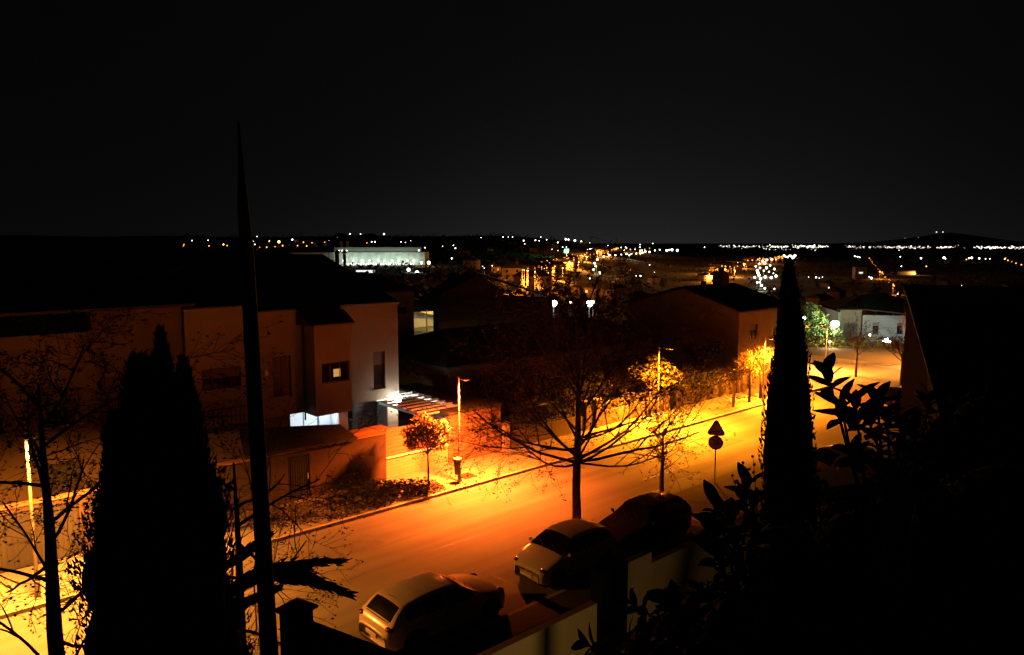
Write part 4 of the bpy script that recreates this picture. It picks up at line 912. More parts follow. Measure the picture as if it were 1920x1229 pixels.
def car(label, s, d, front, Ln, Wd, sc_z, prof, paint, z=0.0, rz=0, name='parked_car', root=None):
    CARN[0] += 1
    r = root or sframe(name, label, 'car', s, d, z, (0 if front < 0 else math.pi) + rz, 'cars parked along the near kerb' if root is None and z == 0 else None)
    hw = Wd / 2; tyre = mat('tyre', (.015, .015, .015), .85, .2, 10); trim = mat('black_trim', (.012, .012, .013), .5, .1, 6)
    NS, NG, NT = 7, 6, 6; xs = sorted({round(i / 80, 4) for i in range(81)} | {.005, .015, .985, .995} | set(prof['ws']) | set(prof['rw']) | set(prof['sg']))
    def section(x):
        w = hw * itab(WTAB, x); zt = itab(prof['top'], x) * sc_z; zb = min(itab(prof['belt'], x) * sc_z, zt - .02)
        zs = .20 + .10 * max(0, 1 - x / .05) + .12 * max(0, (x - .95) / .05)
        gh = max(0, min(1, (zt - zb) / .40)); rf = .93 - .22 * gh; crown = .025 + .035 * gh; pts = []
        for i in range(NS): t = i / NS; pts.append((w * (.93 + .07 * math.sin(math.pi * (.15 + .75 * t)) + .012 * math.sin(9 * t)), zs + (zb - zs) * t))
        wb = w * .955
        for i in range(NG): t = i / NG; pts.append((wb + (w * rf - wb) * (t ** 1.15), zb + (zt - crown - zb) * (t ** .92)))
        for i in range(NT + 1): t = i / NT; pts.append((w * rf * (1 - t), zt - crown * (1 - t) ** 2.2))
        return pts + [(-y, zz_) for y, zz_ in reversed(pts[:-1])]
    secs = [section(x) for x in xs]; M = len(secs[0]); half = NS + NG + NT
    V = [(x * Ln - Ln / 2, y, z_) for x, sct in zip(xs, secs) for y, z_ in sct]
    groups = {k: MB() for k in ('body', 'trim', 'windscreen', 'rear_window', 'side_window_a', 'side_window_b')}
    faces = {k: [] for k in groups}
    for i in range(len(xs) - 1):
        xm = (xs[i] + xs[i + 1]) / 2
        for j in range(M - 1):
            jj = j if j < half else (2 * half - 1 - j); side = 'a' if j < half else 'b'
            k = 'body'
            if jj == 0: k = 'trim'
            if NS <= jj < NS + NG - 1 and prof['sg'][0] < xm < prof['sg'][1] and not any(abs(xm - p) < .009 for p in prof['pil']):
                lim = itab(prof['top'], xm) - itab(prof['belt'], xm)
                if lim > .22: k = 'side_window_' + side
            if jj >= NS + NG:
                if prof['ws'][0] < xm < prof['ws'][1]: k = 'windscreen'
                if prof['rw'][0] < xm < prof['rw'][1] and jj > NS + NG: k = 'rear_window'
            faces[k].append((i * M + j, (i + 1) * M + j, (i + 1) * M + j + 1, i * M + j + 1))
    faces['body'].append(tuple(range(M - 1, -1, -1))); faces['body'].append(tuple(range((len(xs) - 1) * M, len(xs) * M)))
    for k, mb_ in groups.items():
        if k == 'trim': continue
        fl = faces[k] + (faces['trim'] if k == 'body' else []); mi = [0] * len(faces[k]) + ([1] * len(faces['trim']) if k == 'body' else [])
        used = sorted({v_ for f in fl for v_ in f}); mp = {v_: n_ for n_, v_ in enumerate(used)}
        m = MB(); m.v = [V[v_] for v_ in used]; m.f = [tuple(mp[v_] for v_ in f) for f in fl]; m.m = mi
        if k == 'body': ob = m.build('body', [paint, trim], r, smooth=True)
        else: m.build('side_window' if k.startswith('side') else k, GLASSD, r, smooth=True)
    # underbody
    q = MB(); q.box(-Ln * .46, Ln * .46, -hw * .85, hw * .85, .18, .30); q.build('underbody', trim, r)
    for x in (.175, .80):
        for sd in (-1, 1):
            cx = x * Ln - Ln / 2; q = MB(); y0 = sd * (hw - .20); y1 = sd * (hw + .012); q.tube([(cx, y0, .315), (cx, y1 - sd * .02, .315), (cx, y1, .315)], [.315, .315, .295], 24)
            w_ = q.build('wheel', tyre, r); q = MB(); q.tube([(cx, y1, .315), (cx, y1 + sd * .006, .315)], [.19, .18], 20)
            for k in range(5): a = k * 1.2566; q.tube([(cx, y1 + sd * .008, .315), (cx + .17 * math.cos(a), y1 + sd * .008, .315 + .17 * math.sin(a))], .018, 4)
            q.build('rim', RIMM, w_)
            q = MB(); vs_ = []; n = 16
            for k in range(n + 1):
                a = math.pi * (-.06 + 1.12 * k / n)
                for rr in (.33, .385): vs_.append((cx + rr * math.cos(a), sd * (hw + .004), .315 + rr * math.sin(a)))
            for k in range(n + 1):
                a = math.pi * (-.06 + 1.12 * k / n)
                for rr in (.33, .385): vs_.append((cx + rr * math.cos(a), sd * (hw - .05), .315 + rr * math.sin(a)))
            o_ = 2 * (n + 1); fs_ = []
            for k in range(n): b_ = 2 * k; fs_ += [(b_, b_ + 1, b_ + 3, b_ + 2), (b_, b_ + 2, o_ + b_ + 2, o_ + b_), (b_ + 1, o_ + b_ + 1, o_ + b_ + 3, b_ + 3)]
            q.add(vs_, fs_); q.build('wheel_arch', trim, r)
    xm = prof['ws'][0] + .05
    for sd in (-1, 1):
        q = MB(); q.ball((xm * Ln - Ln / 2, sd * (hw + .08), itab(prof['belt'], xm) * sc_z + .07), .075, 10, 8, sx=.8, sy=1.15, sz=.9); q.box(xm * Ln - Ln / 2 - .02, xm * Ln - Ln / 2 + .03, *sorted((sd * (hw - .10), sd * (hw + .03))), itab(prof['belt'], xm) * sc_z + .0, itab(prof['belt'], xm) * sc_z + .035); q.build('mirror', paint, r, smooth=True)
        q = MB(); hx = .035 * Ln - Ln / 2; q.ball((hx + .13, sd * hw * .72, .70 * sc_z), .13, 14, 9, sx=1.5, sy=1.25, sz=.6); q.build('headlight', mat('lamp_glass', (.04, .04, .045), .08, .1, 3, spec=.8), r, smooth=True)
        q = MB(); tx = .965 * Ln - Ln / 2; q.ball((tx, sd * hw * .76, .86 * sc_z), .12, 14, 9, sx=.9, sy=1.25, sz=.62); q.build('taillight', mat('tail_red', (.10, .008, .006), .15, .1, 3), r, smooth=True)
        for f in (.50, .69): q = MB(); hx = f * Ln - Ln / 2; q.tube([(hx, sd * (hw + .006), .86 * sc_z), (hx + .16, sd * (hw + .006), .865 * sc_z)], .012, 6); q.build('door_handle', paint, r)
        for f in (.335, .56, .775):
            q = MB(); hx = f * Ln - Ln / 2; q.box(hx - .004, hx + .004, *sorted((sd * (hw * .99), sd * (hw + .002))), .32, .90 * sc_z); q.build('door_gap', trim, r)
    q = MB(); xr = prof['rw'][1]; zr = itab(prof['top'], xr + .01) * sc_z; q.tube([(xr * Ln - Ln / 2 + .02, -hw * .62, zr), (xr * Ln - Ln / 2 + .05, 0, zr + .015), (xr * Ln - Ln / 2 + .02, hw * .62, zr)], .014, 6); q.build('boot_trim', trim, r)
    q = MB(); xc = prof['ws'][0]; zc = itab(prof['top'], xc) * sc_z
    for y_ in (-.45, .1): q.tube([(xc * Ln - Ln / 2 - .02, y_, zc + .01), (xc * Ln - Ln / 2 + .22, y_ + .42, zc + .155)], .010, 5)
    q.build('wipers', trim, r)
    for sd in (-1, 1): q = MB(); q.tube([(x_ * Ln - Ln / 2, sd * (hw * itab(WTAB, x_) * .958 + .006), itab(prof['belt'], x_) * sc_z + .004) for x_ in [prof['sg'][0] + (prof['sg'][1] - prof['sg'][0]) * k / 10 for k in range(11)]], .011, 5); q.build('window_trim', GALV, r)
    PL = mat('plate_white', (.6, .6, .58), .5, .03)
    q = MB(); q.bevbox(-Ln / 2 - .03, -Ln / 2 - .008, -.26, .26, .40, .51, .004); q.build('licence_plate', PL, r)
    q = MB(); q.bevbox(Ln / 2 + .006, Ln / 2 + .03, -.26, .26, .52, .63, .004); q.build('licence_plate', PL, r)
    q = MB(); q.bevbox(-Ln / 2 - .012, -Ln / 2 + .01, -hw * .60, hw * .60, .265, .345, .006); q.build('lower_grille', trim, r)
    q = MB(); q.bevbox(-Ln / 2 - .012, -Ln / 2 + .01, -.30, .30, .525, .56, .004); q.ball((-Ln / 2 + .0, 0, .60), .045, 10, 6, sx=.5); q.build('badge', GALV, r)
    q = MB(); q.bevbox(Ln / 2 - .02, Ln / 2 + .012, -hw * .62, hw * .62, .27, .38, .006); q.build('rear_bumper_insert', trim, r)
    q = MB(); xw = prof['rw'][0]; q.tube([(xw * Ln - Ln / 2 - .15, 0, itab(prof['top'], xw - .02) * sc_z + .01), (xw * Ln - Ln / 2 + .02, 0, itab(prof['top'], xw - .02) * sc_z + .12)], [.010, .003], 5); q.build('antenna', trim, r)
    return r
PW = mat('car_white', (.62, .60, .57), .22, .03, 3, coat=.8)
PG = mat('car_silver', (.58, .56, .53), .28, .04, 3, coat=.7)
PD = mat('car_dark', (.02, .014, .014), .2, .1, 3, coat=.8)
PK = mat('car_grey', (.05, .045, .045), .3, .1, 3, coat=.5)
car('white hatchback seen from behind, nearest of the parked cars at the bottom', -8.35, -9.42, 1, 4.25, 1.76, 1.0, HATCH, PG)
car('small white rounded car with its front facing the viewer between two parked cars', -2.95, -9.42, -1, 3.65, 1.68, 1.0, MINI, PW)
car('dark parked car with shiny roof behind the small white car', 1.2, -9.45, -1, 4.1, 1.78, .90, SUV, PD)
car('dark boxy car with pale roof rails behind the broad leaves at right', 12.2, -11.6, -1, 4.5, 1.85, 1.05, SUV, mat('car_beige', (.40, .36, .30), .3, .1, 3, coat=.6), z=.127, rz=R(-25))
car('dark car roof showing on the junction behind the broad leaves', 31.2, -7.0, 1, 4.3, 1.75, 1.0, HATCH, PD, z=.002)

# ------------------------------------------------------------------ far town
DIMW = mat('far_wall', (.16, .12, .09), .9, .25, .2); FLIT = emis('far_window', (1, .55, .2), 1.2); FLITW = emis('far_window_white', (.9, .95, .8), 1.0)
def far_house(p, w, dp, h, rz, label, lit=(), chim=True, wall=None, group='dark houses on the far slope', name='far_house', flat=False):
    r = empty(name, (p.x, p.y, p.z), rz, label, 'house', group); q = MB()
    ops = []; n = max(2, int(w / 3.2))
    for fl in range(max(1, int(h / 2.9))):
        for k in range(n): x = -w / 2 + (k + .5) * w / n; ops.append((x - .5, x + .5, fl * 2.9 + 1.0, min(h - .3, fl * 2.9 + 2.2)))
    wall_open(q, -w / 2, w / 2, -4, h, 0, ops, .2)
    q.add([(-w / 2, 0, -4), (-w / 2, dp, -4), (-w / 2, dp, h), (-w / 2, 0, h), (w / 2, 0, -4), (w / 2, dp, -4), (w / 2, dp, h), (w / 2, 0, h)], [(0, 3, 2, 1), (4, 5, 6, 7)])
    if flat: q.add([(-w / 2, 0, h), (w / 2, 0, h), (w / 2, dp, h), (-w / 2, dp, h)], [(0, 1, 2, 3)])
    q.build('wall', wall or DIMW, r)
    if not flat:
        q = MB(); hip(q, -w / 2 - .4, w / 2 + .4, -.4, dp + .4, h + .02, h + dp * .22, w * .2, w * .2); rf = q.build('roof', SLATE, r)
        if chim: q = MB(); q.box(w * .15, w * .15 + .8, dp * .4, dp * .4 + .8, h + .5, h + dp * .22 + .9); q.build('chimney', SLATE, rf)
    q = MB(); q2 = MB()
    for i, o in enumerate(ops): (q2 if i in lit else q).add([(o[0], .18, o[2]), (o[1], .18, o[2]), (o[1], .18, o[3]), (o[0], .18, o[3])], [(0, 1, 2, 3)])
    q.build('windows', GLASSD, r)
    if q2.v: q2.build('lit_windows', FLIT, r)
    return r
# white house beyond the junction
p = at(1600, 640, 104); p.z = -3.6
wh = empty('detached_house', (47.5, 104, -3.7), R(-8), 'pale two storey house floodlit green white on its left at the far junction', 'house')
q = MB(); wall_open(q, 1.6, 12.0, -3, 4.6, 0, [(3.0, 3.8, 2.0, 3.6), (6.2, 7.0, 2.0, 3.6), (3.0, 3.7, -.6, .9), (5.8, 9.0, -.9, .9)], .2)
q.add([(12, 0, -3), (12, 10, -3), (12, 10, 4.6), (12, 0, 4.6), (1.6, 0, 4.6), (2.4, 0, 5.1), (4, 0, 5.2), (12, 0, 4.6)], [(0, 1, 2, 3)]); q.build('wall', GREYST, wh)
q = MB(); q.box(-1.6, -1.3, .2, 10, -3, 5.0); q.box(-1.6, 1.59, 6, 10, -3, 5.0); q.build('side_wall', GREYST, wh)
q = MB(); q.box(-1.29, 1.59, .4, .5, -3, 5.4); q.build('dark_panel', DIMW, wh); q = MB(); q.box(-.7, 1.1, .36, .39, .8, 3.4); q.build('window', mat('green_glass', (.05, .07, .06), .2, .1), wh)
for a in ((3.0, 3.8, 2.0, 3.6), (6.2, 7.0, 2.0, 3.6), (3.0, 3.7, -.6, .9), (5.8, 9.0, -.9, .9)): window(wh, *a, 0, bars=1, shut=.3)
rf = MB(); v = [(-2, -.6, 5.45), (1.6, -.6, 5.5), (12.6, -.6, 4.5), (12.6, 11, 4.5), (-2, 11, 5.45), (6.5, 6.5, 7.4), (3.2, 6.5, 7.0)]
rf.add(v + [(x, y, z - .15) for x, y, z in v[:5]], [(1, 2, 5, 6), (0, 1, 6), (2, 3, 5), (3, 4, 6, 5), (4, 0, 6), (0, 7, 8, 1), (1, 8, 9, 2), (2, 9, 10, 3)]); rf.build('roof', ROOF, wh)
fw = empty('garden_wall', (38, 97, -3.4), R(-6), 'pale low garden wall in front of the floodlit far house', 'garden wall'); q = MB()
for k in range(7): q.box(k * 3.2, k * 3.2 + .4, 0, .4, -2, 1.5)
q.build('pillars', GREYST, fw); q = MB()
for k in range(6): q.box(k * 3.2 + .41, k * 3.2 + 3.19, .1, .3, -2, .7)
q.build('wall', GREYST, fw); q = MB()
for k in range(6): q.box(k * 3.2 + .45, k * 3.2 + 3.15, .18, .22, .72, 1.4)
q.build('fence_panel', DARKM, fw)
cl = [((0, 0, 2.2), 1.9), ((1.8, -.5, 2.6), 1.7), ((-1.6, .3, 3.2), 1.7), ((.5, .3, 4.1), 1.6), ((-1.0, -.5, 5.6), 1.5)]
LEAFB = mat('leaf_bright', (.09, .13, .03), .6, .4, 2.5, col2=(.13, .17, .05))
leafy_tree('floodlit_tree', 'pale green tree glowing round the white floodlight at the far house', (41.0, 100, -3.6), 101, cl, 2.5, .12, LEAFB, .16, 240)
fl = empty('floodlight', (42.9, 98.5, -3.6), 0, 'bright white floodlight among pale green leaves beside the far house', 'lamp'); q = MB(); q.tube([(0, 0, 0), (0, 0, 3.6)], .07, 8); q.build('post', GALV, fl)
q = MB(); q.ball((0, -.1, 3.85), .42, 14, 10, sx=1.3); q.build('lantern', emis('flood_glass', (.88, 1, .75), 40), fl); lamp('flood', 'POINT', (0, -.9, 4.3), (.80, 1.0, .5), 2400, fl, .3)
def bulb_lamp(u, v, col, rad, hgt, label, st=30, power=0, name='street_lamp', cat='street lamp', dist=None, group=None, head=None):
    if dist: p = at(u, v, dist); b = Vector((p.x, p.y, p.z - hgt))
    else: b = site(u, v, hgt); p = b + Vector((0, 0, hgt))
    r = empty(name, b, 0, label, cat, group); q = MB(); q.tube([(0, 0, -.5), (0, 0, hgt - rad)], [.08 + rad * .08, .05 + rad * .05], 6); q.build('pole', DARKM, r)
    q = MB(); q.ball((0, 0, hgt), rad, 10, 7); q.build('lantern', emis('bulb_%s_%g' % (head or 'w', st), col, st), r)
    if power: lamp('glow', 'POINT', (0, -rad - .3, hgt), col, power, r, rad)
    return r
bulb_lamp(1508, 597, (.85, .95, .7), .22, 4, 'small round lamp above left of the bright white floodlight', 20, 150, dist=108, head='g')
bulb_lamp(1663, 641, (.75, .85, 1), .50, 3.4, 'bluish white lamp at the right side of the far junction', 30, 700, dist=100, head='b')
bulb_lamp(1556, 641, (1, .6, .25), .12, 4.2, 'slim lit lamp post standing before the fence of the floodlit house', 20, 500, dist=82, head='o')
bulb_lamp(1631, 628, (1, .6, .25), .12, 4.0, 'slim orange lamp post left of the bluish white lamp', 20, 500, dist=95, head='o')
lamp('junction_light', 'SPOT', (0, 0, 6), (1.0, .30, .04), 80000, empty('street_lamp_far', (41, 67, 0), 0, 'street lamp over the far junction hidden by the dark wall corner', 'street lamp'), .2, R(150), .4)
q = MB(); q.tube([(0, 0, 0), (0, 0, 6.2)], .06, 8); q.build('pole', GALV, bpy.data.objects['street_lamp_far']); bpy.data.objects['street_lamp_far'].name = 'street_lamp'
lamp('junction_light', 'SPOT', (0, 0, 6), (1.0, .30, .03), 2500, street_lamp(33.5, 1.0, 4.5, 'street lamp hidden behind the slim cypress tip on the far pavement', power=.5), .2, R(130), 1)
# low green bank at the junction
hg = empty('hedge', (36, 84, -1), 0, 'low dark green hedge bank below the pale wall at the far junction', 'hedge'); q = MB(); g = random.Random(7)
for i in range(2600):
    c = Vector((g.uniform(-4, 14), g.uniform(-1.5, 1.5), g.uniform(0, 1.3))); n_ = Vector((g.uniform(-1, 1), g.uniform(-1, 1), g.uniform(0, 1))).normalized(); x, y = perp(n_); k = g.uniform(.08, .2)
    q.add([c - x * k, c - y * k * .5, c + x * k, c + y * k * .5], [(0, 1, 2, 3)])
q.build('foliage', LEAFB, hg)
# yellow lit yard left of centre behind the main house
yd = empty('yard_wall', (0, 0, 0), 0, 'bright yellow lit yard wall glimpsed right of the dark house corner', 'garden wall'); q = MB()
a = at(784, 612, 98); b = at(842, 598, 104)
q.add([(a.x - 3, a.y, a.z - .5), (b.x + 2, b.y, b.z - .5), (b.x + 2, b.y, b.z + 1.3), (a.x + .3, a.y, a.z + 1.9), (a.x - 3, a.y, a.z + 1.9)], [(0, 1, 2, 3, 4)]); q.build('wall', CREAMW, yd)
q = MB()
q.add([(a.x - 3, a.y - 7, a.z - .6), (b.x + 4, b.y - 7, b.z - .9), (b.x + 2, b.y, b.z - .5), (a.x - 3, a.y, a.z - .5)], [(0, 1, 2, 3)]); q.build('yard_floor', PAVE, yd)
p = at(800, 590, 96); r = empty('yard_post', (p.x, p.y, p.z - 3), 0, 'dark post in front of the yellow lit yard wall', 'post'); q = MB(); q.tube([(0, 0, 0), (0, 0, 3.6)], .1, 6); q.build('shaft', BLIND, r)
bulb_lamp(842, 565, (1, .62, .12), .16, 4.6, 'lamp in thin yellow lit twigs at the right of the yellow yard', 30, 1500, dist=97, head='y')
bulb_lamp(828, 566, (1, .62, .2), .08, 4.6, 'faint thin lamp post just left of the yellow lit twigs', 12, 0, dist=100, head='y')
bulb_lamp(840, 609, (.95, 1, .95), .42, 1.6, 'round bluish white lamp at the foot of the yellow yard', 40, 500, dist=92, head='w')
bulb_lamp(1038, 569, (1, .88, .55), .42, 4, 'warm white lamp shining through dark trees right of the gabled house', 35, 1500, dist=95, head='c')
bulb_lamp(1105, 570, (.95, 1, .95), .42, 4, 'cold white lamp shining through the big tree crown at centre', 35, 1200, dist=100, head='w')
bulb_lamp(1112, 567, (.95, 1, .95), .18, 4, 'small white lamp close to the right of the cold white lamp', 25, 0, dist=101, head='w')
bulb_lamp(1070, 567, (1, .85, .5), .16, 4, 'small warm lamp between the two bright lamps at centre', 12, 0, dist=103, head='c')

added_gable_lamp = bulb_lamp(955, 640, (1, .5, .1), .12, 3.0, 'added unseen lamp behind the black bungalow roof to light the gable wall', 10, 0, dist=58, head='g2')  # made-up lamp, added out of view to brighten the gable wall
lamp('glow', 'POINT', (-2, .5, 3.4), (1, .42, .06), 3600, added_gable_lamp, .2)
# shopping hall
mall = empty('shopping_hall', (-104, 600, -8), R(1.5), 'long brightly lit white shopping hall with flat roof on the left horizon', 'hall')
q = MB(); wall_open(q, -36, 34, 0, 11.2, 0, [(-30, 26, .3, 2.8)], 1.2); q.add([(34, 0, 0), (34, 40, 0), (34, 40, 11.2), (34, 0, 11.2)], [(0, 1, 2, 3)]); q.add([(-36, 0, 11.2), (34, 0, 11.2), (34, 40, 11.2), (-36, 40, 11.2)], [(0, 1, 2, 3)]); q.build('wall', mat('mall_panel', (.42, .46, .42), .7, .35, .25), mall)
q = MB(); q.box(-38, 31, -1.2, 1, 11.9, 15.2)
mt = q.build('roof_band', mat('mall_band', (.22, .24, .21), .7, .1, .2), mall)
q = MB(); q.box(-72, -38.1, -4, 30, 10.3, 11.2); q.box(-70, -38.1, -1, 29, 0, 10.29); q.build('side_wing', mat('mall_wing', (.40, .40, .36), .7, .1, .2), mall)
q = MB()
for k in range(29): q.box(-30 + k * 2, -28.6 + k * 2, .9, 1.0, .4, 2.7)
q.build('lit_shopfront', emis('shopfront', (1, .92, .75), 1.6), mall)
g = random.Random(9)
for i, x in enumerate((-31, -23, -16, -10, -3, 1.5, 8, 13, 20, 25)):
    q = MB(); q.ball((x, -1.2, 4.6), .75 if i % 2 == 0 else .5, 8, 6); q.build('facade_lamp', emis('mall_lamp', (.9, 1, .9), 4), mall)
for x in (-34, -31.5, -28): q = MB(); q.ball((x, -1.8, 12.5), .6, 8, 6); q.build('roof_lamp', MATS['mall_lamp'], mall)
q = MB(); q.ball((29.5, -1.6, 12.7), .6, 8, 6); q.build('roof_lamp', MATS['mall_lamp'], mall)
for x in (-28, -17, -6, 5, 15, 26): lamp('facade_light', 'POINT', (x, -7, 3.5), (.80, 1, .84), 2600, mall, 1.0)
q = MB()
for x in (-55, -47): q.box(x - 1, x + 1, 6, 8, 15.3, 19)
for x in (-34, -29): q.box(x - .9, x + .9, 6, 8, 15.2, 20)
q.build('roof_unit', mat('mall_band', (0, 0, 0)), mall)
p = at(685, 510, 430); r = empty('lit_sign', (p.x, p.y, p.z - 4), 0, 'blank glowing white panel in front of the shopping hall', 'sign'); q = MB(); q.bevbox(-5.4, 5.4, 0, .5, 2.6, 4.9, .2); q.build('panel', emis('white_panel', (1, .97, .85), 1.1), r)
q = MB(); q.tube([(-3, .25, -6), (-3, .25, 2.6)], .2, 6); q.tube([(3, .25, -6), (3, .25, 2.6)], .2, 6); q.build('legs', DARKM, r)
bulb_lamp(782, 512, (.9, 1, .95), 1.1, 6, 'white lamp below the right end of the shopping hall', 12, 6000, dist=430, head='w')
bulb_lamp(766, 506, (.9, 1, .95), .9, 6, 'smaller white lamp just left of the one below the shopping hall', 12, 0, dist=440, head='w')
bulb_lamp(804, 493, (1, .5, .15), 1.2, 8, 'orange lamp at the right corner of the shopping hall', 14, 5000, dist=560, head='o')
bulb_lamp(790, 493, (1, .6, .25), 1.0, 8, 'yellow orange lamp in front of the right end of the shopping hall', 14, 0, dist=565, head='y')
bulb_lamp(507, 489, (.9, .95, 1), .5, 4, 'small white lamp on the dark roofs left of the shopping hall', 10, 400, dist=250, head='b')

# scattered dark houses and trees on the slope
HP = [(480, 505, 8), (880, 500, 9), (930, 505, 8), (960, 520, 9), (1010, 540, 10), (1160, 545, 9), (1210, 560, 10), (1130, 560, 9), (1090, 545, 9), (860, 545, 10), (1230, 530, 8), (1250, 500, 9), (1560, 535, 9), (1610, 520, 9), (1580, 560, 9), (1660, 590, 9),
      (1720, 540, 9), (1780, 530, 9), (1840, 545, 9), (1900, 540, 9), (1550, 575, 9), (1750, 570, 9), (870, 478, 12), (920, 470, 12), (1000, 470, 12), (1040, 462, 14), (640, 445, 30), (690, 444, 34), (760, 452, 20), (820, 448, 20), (560, 455, 20), (600, 458, 20), (1090, 455, 16), (1135, 452, 14), (1290, 480, 12), (1340, 500, 10)]
HL = ['between dark trees', 'with a hipped roof', 'with one lit window', 'half hidden by dark crowns', 'low and wide', 'standing alone']
WH = ['left of the shopping hall', 'right of the shopping hall', 'below the orange boulevard', 'beyond the big bare tree crown', 'below the curved string of white lamps', 'between the slim cypress and the pale far house', 'above the dark annex at the right edge', 'on the ridge at the left horizon', 'left of the green light']
def wh_at(u, v):
    if v < 460 and u < 900: return WH[7]
    if u < 600: return WH[0]
    if u < 950: return WH[1]
    if u < 1060: return WH[8] if v < 480 else WH[2]
    if u < 1300: return WH[4] if v < 535 else WH[3]
    if u < 1500: return 'left of the right hand orange boulevard'
    if u < 1690: return WH[5]
    return WH[6]
g = random.Random(12)
for i, (u, v, w) in enumerate(HP):
    p = site(u, v, 2); far_house(p, w, w * .9, g.choice((3.2, 5.8)), R(g.uniform(-30, 50)), 'dark house %s %s' % (wh_at(u, v), HL[i % 6]), lit=(1,) if i % 6 == 2 else ())
tg = random.Random(14); protos = []
for k in range(4):
    cl = [((tg.uniform(-1, 1), tg.uniform(-1, 1), 3 + j * .8), 1.5 - j * .12) for j in range(5)]
    protos.append(cl)
first = {}
TP = [(u + tg.uniform(-12, 12), v + tg.uniform(-6, 6)) for u, v in [(900, 520), (950, 540), (985, 555), (1020, 520), (1060, 530), (1085, 520), (1180, 540), (1240, 545), (1150, 575), (1060, 600), (1090, 605), (1040, 595), (1120, 600), (1200, 600), (870, 530), (930, 490), (1290, 505), (1330, 540), (1500, 520), (1520, 545), (1600, 545), (1640, 555), (1580, 510), (1700, 560), (1740, 530), (1800, 555), (1860, 530), (1910, 560), (1470, 515), (1490, 560), (1545, 505), (820, 520), (840, 470), (1230, 480), (1290, 480), (1350, 478), (1390, 475), (1560, 480), (1660, 500), (1000, 600), (1150, 500), (1165, 515)]]
for i, (u, v) in enumerate(TP):
    p = site(u, v, 3); k = i % 4; sc_ = tg.uniform(.6, 1.0) * (1 if p.y < 400 else 1.7)
    lab = 'dark %s tree %s' % (('rounded', 'broad', 'ragged', 'tall')[k], wh_at(u, v))
    if k not in first: o = leafy_tree('distant_tree', lab, tuple(p), 200 + k, protos[k], 3.0, .2, LEAFX, .28, 60, 'dark trees on the far slope'); first[k] = o
    else: o = copy_tree(first[k]); o.location = p; o['label'] = lab
    o.scale = (sc_, sc_, sc_ * (1.25 if k == 3 else 1)); o.rotation_euler = (0, 0, tg.uniform(0, 6))

# distant lamps: one build of each kind, copied
LP = {}
def dlamp(u, v, kind, size, label, group, hgt=7):
    """size = head radius in millionths of distance"""
    b = site(u, v, hgt); dist = b.length; key = kind
    if key not in LP:
        col, st = {'o': ((1, .27, .03), 4.5), 'y': ((1, .55, .15), 5), 'w': ((1, .95, .8), 8), 'c': ((.85, 1, .8), 7), 'b': ((.8, .9, 1), 8), 'r': ((1, .25, .12), 1.6)}[kind]
        q = MB(); q.tube([(0, 0, 0), (0, 0, 6.6)], .07, 5); pm = q.build('pole', DARKM, None); q = MB(); q.ball((0, 0, 7), .5, 8, 6); hm = q.build('lantern', emis('far_bulb_' + kind, col, st), None)
        r = empty('distant_lamp', (0, 0, 0)); pm.parent = r; hm.parent = r; LP[key] = r; o = r
    else: o = copy_tree(LP[key])
    o.location = b; k = size * dist / 500.0; hm_ = [c for c in o.children if c.name.startswith('lantern')] if key in LP else []
    o['label'] = label; o['category'] = 'street lamp'; o['group'] = group
    for c in bpy.data.objects:
        if c.parent == o and c.name.startswith('lantern'): c.location = (0, 0, 7 - 7 * k); c.scale = (k, k, k)
    return o
dsz = random.Random(3)
def many(lst, kind, size, label, group):
    for t in lst: dlamp(t[0], t[1], t[2] if len(t) > 2 else kind, (t[3] if len(t) > 3 else size) * dsz.uniform(.62, 1.3), label, group)
many([(344, 462), (392, 462), (419, 459, 'y', 1.0), (426, 461), (453, 457, 'w'), (453, 465, 'w'), (487, 464), (500, 464), (505, 453, 'y', .9), (516, 463), (530, 461), (548, 450, 'w', .95), (569, 455), (585, 456), (609, 455), (616, 452, 'w', .8), (558, 461), (575, 462), (345, 459)], 'o', .65, 'warm lamp in the row along the left horizon', 'warm lamps along the left horizon')
dlamp(523, 454, 'y', 1.7, 'largest yellow lamp on the left horizon just right of the black pole', 'warm lamps along the left horizon')
many([(360, 452), (390, 451), (475, 453), (478, 459), (482, 444), (656, 438, 'w', .8), (698, 437), (720, 437, 'w', .7), (697, 454, 'w', .7), (703, 454, 'w', .7), (676, 438), (688, 456, 'o'), (752, 454), (760, 455), (850, 461), (854, 466, 'w', .8), (847, 485, 'w', .7), (797, 465), (770, 452), (830, 462), (905, 500)], 'w', .45, 'small pale lamp scattered on the hill round the shopping hall', 'pale lamps scattered on the left hill')
many([(943, 445), (953, 445), (961, 445), (902, 446), (982, 452, 'w', .8), (984, 458), (1004, 451, 'w', .9), (1011, 452), (1014, 445), (1025, 450), (1046, 455, 'w', .7), (1061, 442, 'w', .95), (1066, 443, 'w', .8), (1078, 442, 'w', .95), (1090, 442, 'w', .8), (1106, 446), (1140, 453), (1165, 443), (1175, 444), (1191, 442), (1204, 455, 'w', .7), (1211, 454), (1200, 459), (1107, 468, 'b', .9), (1102, 469, 'b', .7), (1110, 467, 'b', .8), (1120, 472), (1055, 464), (1062, 464, 'b', .8), (923, 499), (908, 503), (1046, 470), (1035, 468), (1224, 457), (1321, 464)], 'w', .45, 'small white lamp scattered on the ridge at the centre horizon', 'white lamps scattered on the centre ridge')
many([(1106, 523), (1124, 511), (1125, 514), (1113, 506), (1116, 499), (1115, 494), (1120, 487), (1132, 482), (1143, 480), (1154, 479), (1165, 478), (1175, 477), (1184, 476.5), (1193, 476), (1201, 475.5), (1210, 472), (1228, 470), (1237, 469), (1250, 470), (1255, 469), (1260, 469), (1270, 470), (1205, 474), (1218, 473)], 'c', 1.15, 'white lamp in the curved string of lamps at centre', 'curved string of white lamps')
g = random.Random(31); lst = []
